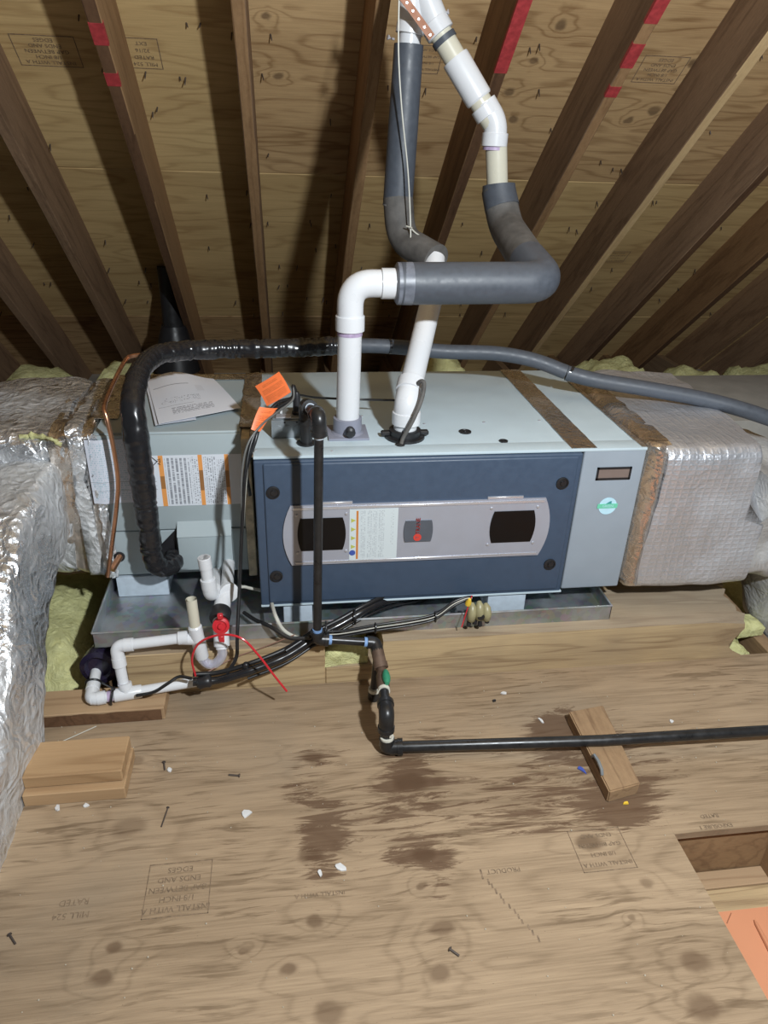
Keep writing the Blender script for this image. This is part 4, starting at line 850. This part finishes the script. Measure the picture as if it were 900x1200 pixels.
# black drain hub
bh = thing('drain_hub', 'black plastic drain fitting behind the lower white elbow', 'fitting', (-.42, .0, FZ - .1))
d_ = Vector((0.10, 1, -.12)).normalized(); c_ = onY(115, 783, -.075)
bm = bmesh.new(); lathe(bm, c_, d_, [(.028, .006), (.034, -.004), (.047, 0), (.047, .035), (.043, .036), (.043, .2)], 28); obj('hub_body', bm, plain('purple_black_plastic', (.018, .014, .034), .25), bh, 40)
0 and obj('bolt_tab', B(c_.x - .075, c_.x - .04, c_.y + .02, c_.y + .05, c_.z + .02, c_.z + .045, .003, 1), M_blackp, bh); 
# cable tie loops
bm = bmesh.new(); q = LA + lv * .052; tube(bm, [q + lv * .004 * math.sin(a) + Vector((0, .021 * math.cos(a), .021 * math.sin(a))) for a in [i * math.pi / 8 for i in range(17)]], .003, 6)
q2 = LA.lerp(HB, .55); tube(bm, [q2 + Vector((.019 * math.cos(a), .004 * math.sin(a) - .012 * math.sin(a), .019 * math.sin(a))) for a in [i * math.pi / 8 for i in range(17)]], .0028, 6)
tube(bm, spline([q2 + Vector((.018, 0, 0)), LA + Vector((.06, .0, .03)), q + Vector((0, 0, .02))], 5), .0028, 6)
solo('tie_loop', bm, M_cable, 'dark cord looped around the lower white elbow', 'cord')

# ================================================================== JUNCTION BOX, TAGS, CABLES
jb = thing('junction_box', 'small grey steel electrical box on the furnace top', 'electrical box', (.082, .15, H))
x0, x1 = .044, .124; obj('box_body', B(x0, x1, .112, .20, H + .001, H + .048, .002, 2), M_galvbox, jb)
obj('box_lid', B(x0 + .003, x1 - .003, .118, .198, H + .048, H + .052, .001, 1), M_galvbox, jb); obj('switch_plate', B(x0 + .012, x0 + .05, .115, .14, H + .052, H + .056, .001, 1), M_edge, jb)
for kx in (x0 + .016, x0 + .040, x0 + .066): obj('knockout', L((kx, .112, H + .024), (0, -1, 0), [(.0115, 0), (.0115, .001), (.0105, .0012)], 18), M_galvbox, jb, 20)
for kx in (x0 + .034, x0 + .064): obj('screw_hole', L((kx, .1115, H + .043), (0, -1, 0), [(.0022, 0), (.0022, .001)], 8), M_blackp, jb)
obj('toggle', B(x0 + .022, x0 + .029, .150, .158, H + .052, H + .080, .001, 1), M_white, jb)
cn = Vector((x0 + .066, .150, H + .052)); obj('cord_connector', L(cn, (0, 0, 1), [(.013, 0), (.013, .006), (.0105, .008), (.009, .05), (.006, .058)], 16), M_blackp, jb)
cb = thing('power_cable', 'black cables looping from the junction box down the furnace side', 'cable', (-.02, .0, H))
for i, off in enumerate((0, .009, -.008)):
    pts = [cn + Vector((0, 0, .05)), cn + Vector((-.008, -.004, .075)), onY(343, 467, .13) + Vector((0, off, 0)), onY(325, 478, .09) + Vector((0, off, off)), onY(306, 497, .05) + Vector((0, off, 0)), onY(294, 520, .02) + Vector((off, off, 0)), onY(287, 560, -.01) + Vector((off, 0, 0)), onY(284, 610, -.025)]
    if i == 0: pts += [onY(281, 680, -.06), onY(278, 745, -.125), onY(277, 770, -.138), onY(266, 789, -.15)]
    elif i == 1: pts += [onY(291, 570, .03), onY(297, 535, .06)]; pts = pts[:-4] + [onY(289, 550, .02), onY(293, 580, .06)]
    obj('cable_strand', T(spline(pts, 6), .0048 if i < 2 else .0028, 8), M_cable if i != 2 else plain('grey_cable', (.12, .12, .115), .4), cb, 60)
pts = [onY(289, 545, .005), onY(285, 600, .0), onY(282, 650, .01), onY(281, 684, .02), onY(288, 688, .03), onY(306, 692, .06)]
solo('white_cable', T(spline(pts, 6), .0042, 8), M_wcable, 'white cable dropping between coil and furnace then turning right', 'cable')
solo('white_lead', T(spline([onY(318, 705, .0), onY(323, 722, -.075), onY(332, 738, -.09), onY(347, 747, -.105), onY(360, 748, -.105)], 6), .005, 8), M_wcable, 'short white lead below the furnace left corner', 'cable')
# orange tags
def tag(pxs, ys, lab):
    P = [onY(px, py, y) for (px, py), y in zip(pxs, ys)]
    bm = quad(*P, 8, 8, .0008, lambda u, v: Vector((0, -.006 * math.sin(u * 2.6), .004 * math.sin(v * 3)))); return solo('orange_tag', bm, M_orange, lab, 'tag', 60, 'orange warning tags')
tag([(313, 476), (341, 459), (327, 435.5), (299, 453)], [.09, .08, .13, .13], 'upper orange warning tag, tilted, above the junction box')
tag([(294, 503), (305, 505), (326, 478), (304, 477)], [.03, .045, .09, .06], 'lower folded orange warning tag hanging on the black cables')
# thin black cable across the furnace top to the intake, and the looped hose
solo('sensor_wire', T(spline([cn + Vector((.005, 0, .05)), onY(372, 466, .2), onY(420, 468, .24), onY(462, 469, .21), onY(480, 470, .17)], 6), .003, 8), M_cable, 'thin black wire crossing behind the white risers', 'wire')
lp = [onZ(470, 521, H + .004), onZ(473, 512, H + .02) , onY(484, 492, .05), onY(494, 468, .07), onY(497, 450, .09), onY(493, 447, .10), onY(488, 455, .115), onY(482, 490, .13)]
lh = thing('drain_loop', 'black looped rubber tube clipped beside the intake collar', 'tube', lp[0])
obj('tube_loop', T(spline(lp, 6), .0055, 10), M_foamtape, lh, 60); obj('tube_clamp', L(onZ(469, 522, H), (0, 0, 1), [(.012, 0), (.012, .004), (.007, .008)], 12), M_blackp, lh)
# main black bundle
wb = thing('wire_bundle', 'thick taped black wire bundle crossing below the furnace front', 'cable', onY(330, 772, -.14))
main = [onY(226, 799, -.165), onY(255, 797, -.16), onY(290, 787, -.155), onY(335, 769, -.128), onY(371, 746, -.092), onY(400, 731, -.07), onY(430, 714, -.04), onY(460, 702, .01), (onY(505, 694, .10))]
obj('bundle_core', T(resample(spline(main, 8), .006), [.0105 + .002 * noise.noise((i * .15, 0, 0)) for i in range(len(resample(spline(main, 8), .006)))], 12), M_tape, wb, 80)
for dy, dz, a0, a1, r in [(.012, .014, 0, 5, .006), (-.008, -.016, 2, 9, .004), (.004, .014, 3, 9, .006)]:
    obj('cable_strand', T(spline([q + Vector((0, dy, dz)) for q in main[a0:a1]], 6), r, 8), M_cable, wb, 60)
obj('tape_knot', L(onY(240, 799, -.165), (1, .1, .15), [(.011, -.020), (.016, -.014), (.015, 0), (.017, .010), (.011, .018)], 12), M_blackp, wb, 60)
obj('tape_knot', L(onY(288, 780, -.15), (.2, -.2, 1), [(.008, -.006), (.008, .006), (.005, .010)], 10), M_blackp, wb, 60)
for (px, py, y) in [(382, 737, -.125), (416, 723, -.07)]: q = onY(px, py, y); obj('zip_tie', T([q + Vector((.0, .018 * math.cos(a), .02 * math.sin(a))) for a in [i * math.pi / 6 for i in range(13)]], .002, 6), M_cable, wb)
tw = thing('control_wires', 'thin black control wires running right to the float switch', 'cable', onY(440, 738, -.12))
base = [(372, 744, -.105), (400, 743, -.108), (440, 736, -.108), (480, 730, -.104), (510, 723, -.095), (530, 709, -.085), (545, 702, -.078), (553, 701, -.075)]
for k, (dx, dy, dz, m_) in enumerate([(0, 0, 0, M_cable), (.003, .004, .007, M_cable), (-.003, -.003, -.006, M_cable), (0, .003, -.011, plain('brown_wire', (.25, .12, .08), .5)), (0, -.004, .004, M_wcable)]):
    obj('wire_strand', T(spline([onY(px, py, y) + Vector((dx, dy, dz)) * (1 if i < 6 else .5) for i, (px, py, y) in enumerate(base)], 6), .0034 if k < 3 else .0014, 8), m_, tw, 60)
for i in (2, 4): q = onY(*base[i]); obj('zip_tie', T([q + Vector((.0, .011 * math.cos(a), .014 * math.sin(a))) for a in [j * math.pi / 6 for j in range(13)]], .0022, 6), M_cable, tw)
solo('left_lead', T(spline([onY(286, 718, .02), onY(300, 727, -.03), onY(318, 735, -.085), onY(338, 747, -.11), onY(362, 748, -.105)], 6), .0055, 8), M_cable, 'black lead joining the wire bundle from under the coil', 'cable')
solo('lower_lead', T(spline([onY(160, 815, -.175), onY(180, 811, -.18), onY(198, 800, -.17), onY(210, 793, -.16), onY(225, 795, -.165)], 6), .0042, 8), M_cable, 'black lead curling over the lower white drain pipe', 'cable')
solo('bare_wire', T(spline([onY(232, 794, -.15), onY(272, 772, -.112), onY(310, 758, -.108), (onY(345, 744, -.11))], 6), .0014, 6), plain('brown_wire2', (.28, .15, .11), .5), 'thin brown wire along the timber behind the clear trap', 'wire')
solo('red_wire', T(spline([onY(229, 792, -.16), onY(225, 772, -.165), (onY(234, 753, -.17)), onY(258, 744, -.18), onY(283, 748, -.20), onY(303, 768, -.21), onY(320, 790, -.215), onY(336, 810, -.22)], 6), .0028, 8), M_red2, 'thin red wire arching over the clear trap to the floor', 'wire')
# float switch
fs = thing('float_switch', 'olive plastic float switch clipped on the pan lip', 'switch', onY(562, 735, -.07))
c_ = onY(561, 717, -.075)
bm = bmesh.new()
for dx, h0, h1 in [(-.021, -.026, .024), (0, -.022, .028), (.021, -.026, .020)]:
    tube(bm, [c_ + Vector((dx, .002, h0)), c_ + Vector((dx, -.006, h0 + .008)), c_ + Vector((dx, -.008, (h0 + h1) / 2)), c_ + Vector((dx * .95, -.002, h1 - .006)), c_ + Vector((dx * .9, .008, h1))], [.006, .0115, .0125, .0115, .006], 14)
box(bm, c_.x - .024, c_.x + .024, c_.y - .006, c_.y + .010, c_.z - .028, c_.z + .018, .005, 2); obj('switch_body', bm, M_olive, fs, 60)
obj('center_knob', L(c_ + Vector((.003, -.012, -.006)), (0, -1, 0), [(.010, -.004), (.010, .005), (.006, .007)], 14), M_blackp, fs)
for dx, dz in [(-.026, -.040), (-.010, -.034), (.005, -.042), (.024, -.032)]: obj('terminal', L(c_ + Vector((dx, -.006, dz + .008)), (0, -.2, -1), [(.005, -.008), (.0065, 0), (.0065, .007), (.003, .010)], 10), M_blackp, fs)
obj('wire_nut', L(onY(549, 706, -.088), (.1, -.3, 1), [(.008, -.008), (.008, .002), (.004, .014)], 10), M_yellow, fs, 40, label='yellow wire nut')
obj('red_lead', T(spline([onY(553, 698, -.08), onY(547, 716, -.09), onY(541, 735, -.10)], 5), .0016, 6), M_red2, fs)

# ================================================================== PAPERS ON THE COIL
def sheet(pxs, zs, lab, f_, m_=M_paper):
    P = [onZ(px, py, z) for (px, py), z in zip(pxs, zs)]; return solo('manual_page', quad(*P, 16, 16, .0006, f_), m_, lab, 'paper', 60, 'manual pages on the coil')
sheet([(186, 497), (282, 478), (250, 442), (172, 446)], [H + .012, H + .010, H + .016, H + .006], 'top printed manual page curling on the coil cabinet', lambda u, v: Vector((0, 0, .014 * max(0, math.sin(u * 3.0 - .3)) * v + .012 * (v ** 2) * math.sin(u * 5))))
sheet([(182, 499), (230, 492), (215, 445), (170, 448)], [H + .006, H + .005, H + .005, H + .004], 'lower manual page peeking out beneath the top page', lambda u, v: Vector((0, 0, .001)), printed('blank_page', (.64, .66, .72), (.3, .3, .33), [(.1, .9, .1, .9, 40, -.3)]))
# ================================================================== LOOSE BITS ON THE FLOOR, BOARD AT RIGHT
bm = bmesh.new(); q = [Vector((.86, -.741, -.355)), Vector((1.75, -.741, -.355)), Vector((1.75, -1.75, -.355)), Vector((.80, -1.75, -.355))]
ob = thing('orange_sheet', 'salmon orange panel lying in the floor opening at the right', 'panel', (1.2, -1.2, -.384))
plate(bm, q, .025, (0, 0, -1)); obj('panel_sheet', bm, M_peach, ob, 0); box_ = bmesh.new()
ra, rb = onZ(884, 1078, -.352), onZ(912, 1130, -.352); tube(box_, [ra, ra.lerp(rb, .1), rb], [.001, .004, .007], 8); obj('panel_rib', box_, M_peach, ob, 40)
bm = bmesh.new(); ra, rb = onZ(857, 1070, -.3545), onZ(852, 1082, -.3545); tube(bm, [ra, rb], .0012, 5); obj('panel_crease', bm, plain('crease_brown', (.35, .15, .08), .6), ob, 0)
def scrap(px, py, w_, h_, a, lab, m_=M_white, name='paper_scrap', cat='scrap'):
    p = onZ(px, py, FZ); bm = bmesh.new(); n = 7; rs = random.Random(px * 7 + py)
    pts = [(w_ * math.cos(2 * math.pi * k / n) * rs.uniform(.55, 1.2), h_ * math.sin(2 * math.pi * k / n) * rs.uniform(.5, 1.25)) for k in range(n)]
    R_ = Matrix.Rotation(a, 4, 'Z'); plate(bm, [p + R_ @ Vector((x, y, .0035 + .002 * noise.noise((x * 200, y * 200, px)))) for x, y in pts], .003, (0, 0, -1)); return solo(name, bm, m_, lab, cat, 0)
scrap(398, 1017, .016, .009, -.6, 'largest white paper scrap beside the dark stained knot'); scrap(375, 1024, .005, .011, .2, 'narrow white scrap just left of the largest scrap')
scrap(288, 954, .013, .010, .1, 'white torn scrap on bare plywood right of the lumber block'); scrap(199, 842 + 61, .006, .008, .4, 'small white chip right of the lumber block end')
scrap(68, 948, .006, .009, .3, 'white chip in front of the block near the foil duct'); scrap(101, 945, .009, .006, .1, 'second white chip in front of the lumber block')
scrap(590, 813, .008, .006, .2, 'white chip behind the long floor pipe'); scrap(634, 845, .004, .010, .5, 'white sliver left of the weathered block'); scrap(787, 846, .007, .006, 0, 'pale chip on plywood behind the pipe at right')
scrap(579, 822, .007, .005, .3, 'dark chip on plywood behind the floor pipe', M_blackp, 'dark_chip', 'chip'); scrap(681, 902, .006, .016, .5, 'blue plastic scrap tucked beside the weathered block', plain('blue_scrap', (.06, .10, .40), .5), 'plastic_scrap')
scrap(733, 942, .009, .004, .1, 'tiny yellow scrap at the block end', M_yellow, 'yellow_scrap')
def pin(px0, py0, px1, py1, r, lab, name='nail'):
    a, b = onZ(px0, py0, FZ + r), onZ(px1, py1, FZ + r); t_ = thing(name, lab, name, a); obj('shank', T([a, b], r, 8), M_nail, t_); d = (b - a).normalized(); obj('head', L(a, d, [(r * 2.2, 0), (r * 2.2, .0015)], 10), M_nail, t_)
pin(197, 946, 189, 969, .0015, 'thin nail lying right of the lumber block on bare plywood'); pin(281, 909, 268, 908, .0022, 'small screw lying above the white torn scrap', 'screw'); pin(11, 1095, 18, 1106, .002, 'nail at the far left edge of the floor')
pin(527, 1112, 538, 1120, .0022, 'short bent nail between two knots near the front'); pin(192, 893, 193, 902, .002, 'small screw standing near the block corner', 'screw')
solo('white_string', T([onZ(48, 880, FZ + .003), onZ(113, 851, FZ + .003)], .0012, 6), M_wcable, 'thin white string lying between board and lumber block', 'string')
bm = bmesh.new()
for _ in range(170):
    px, py = random.uniform(20, 890), random.choice([random.uniform(790, 900), random.uniform(850, 1190)]); p = onZ(px, py, FZ)
    if p.y > -.11 or p.x > cutx - .02 and p.y < -.64: continue
    s = random.uniform(.0006, .0021); tt = bmesh.new(); bmesh.ops.create_icosphere(tt, subdivisions=1, radius=s); bmesh.ops.translate(tt, vec=(p.x, p.y, FZ + s * .5), verts=tt.verts[:]); join(bm, tt)
o = obj('floor_crumbs', bm, M_gravel, None, 0, kind='stuff'); o['label'] = 'pale crumbs and grit scattered over the plywood floor'; o['category'] = 'debris'
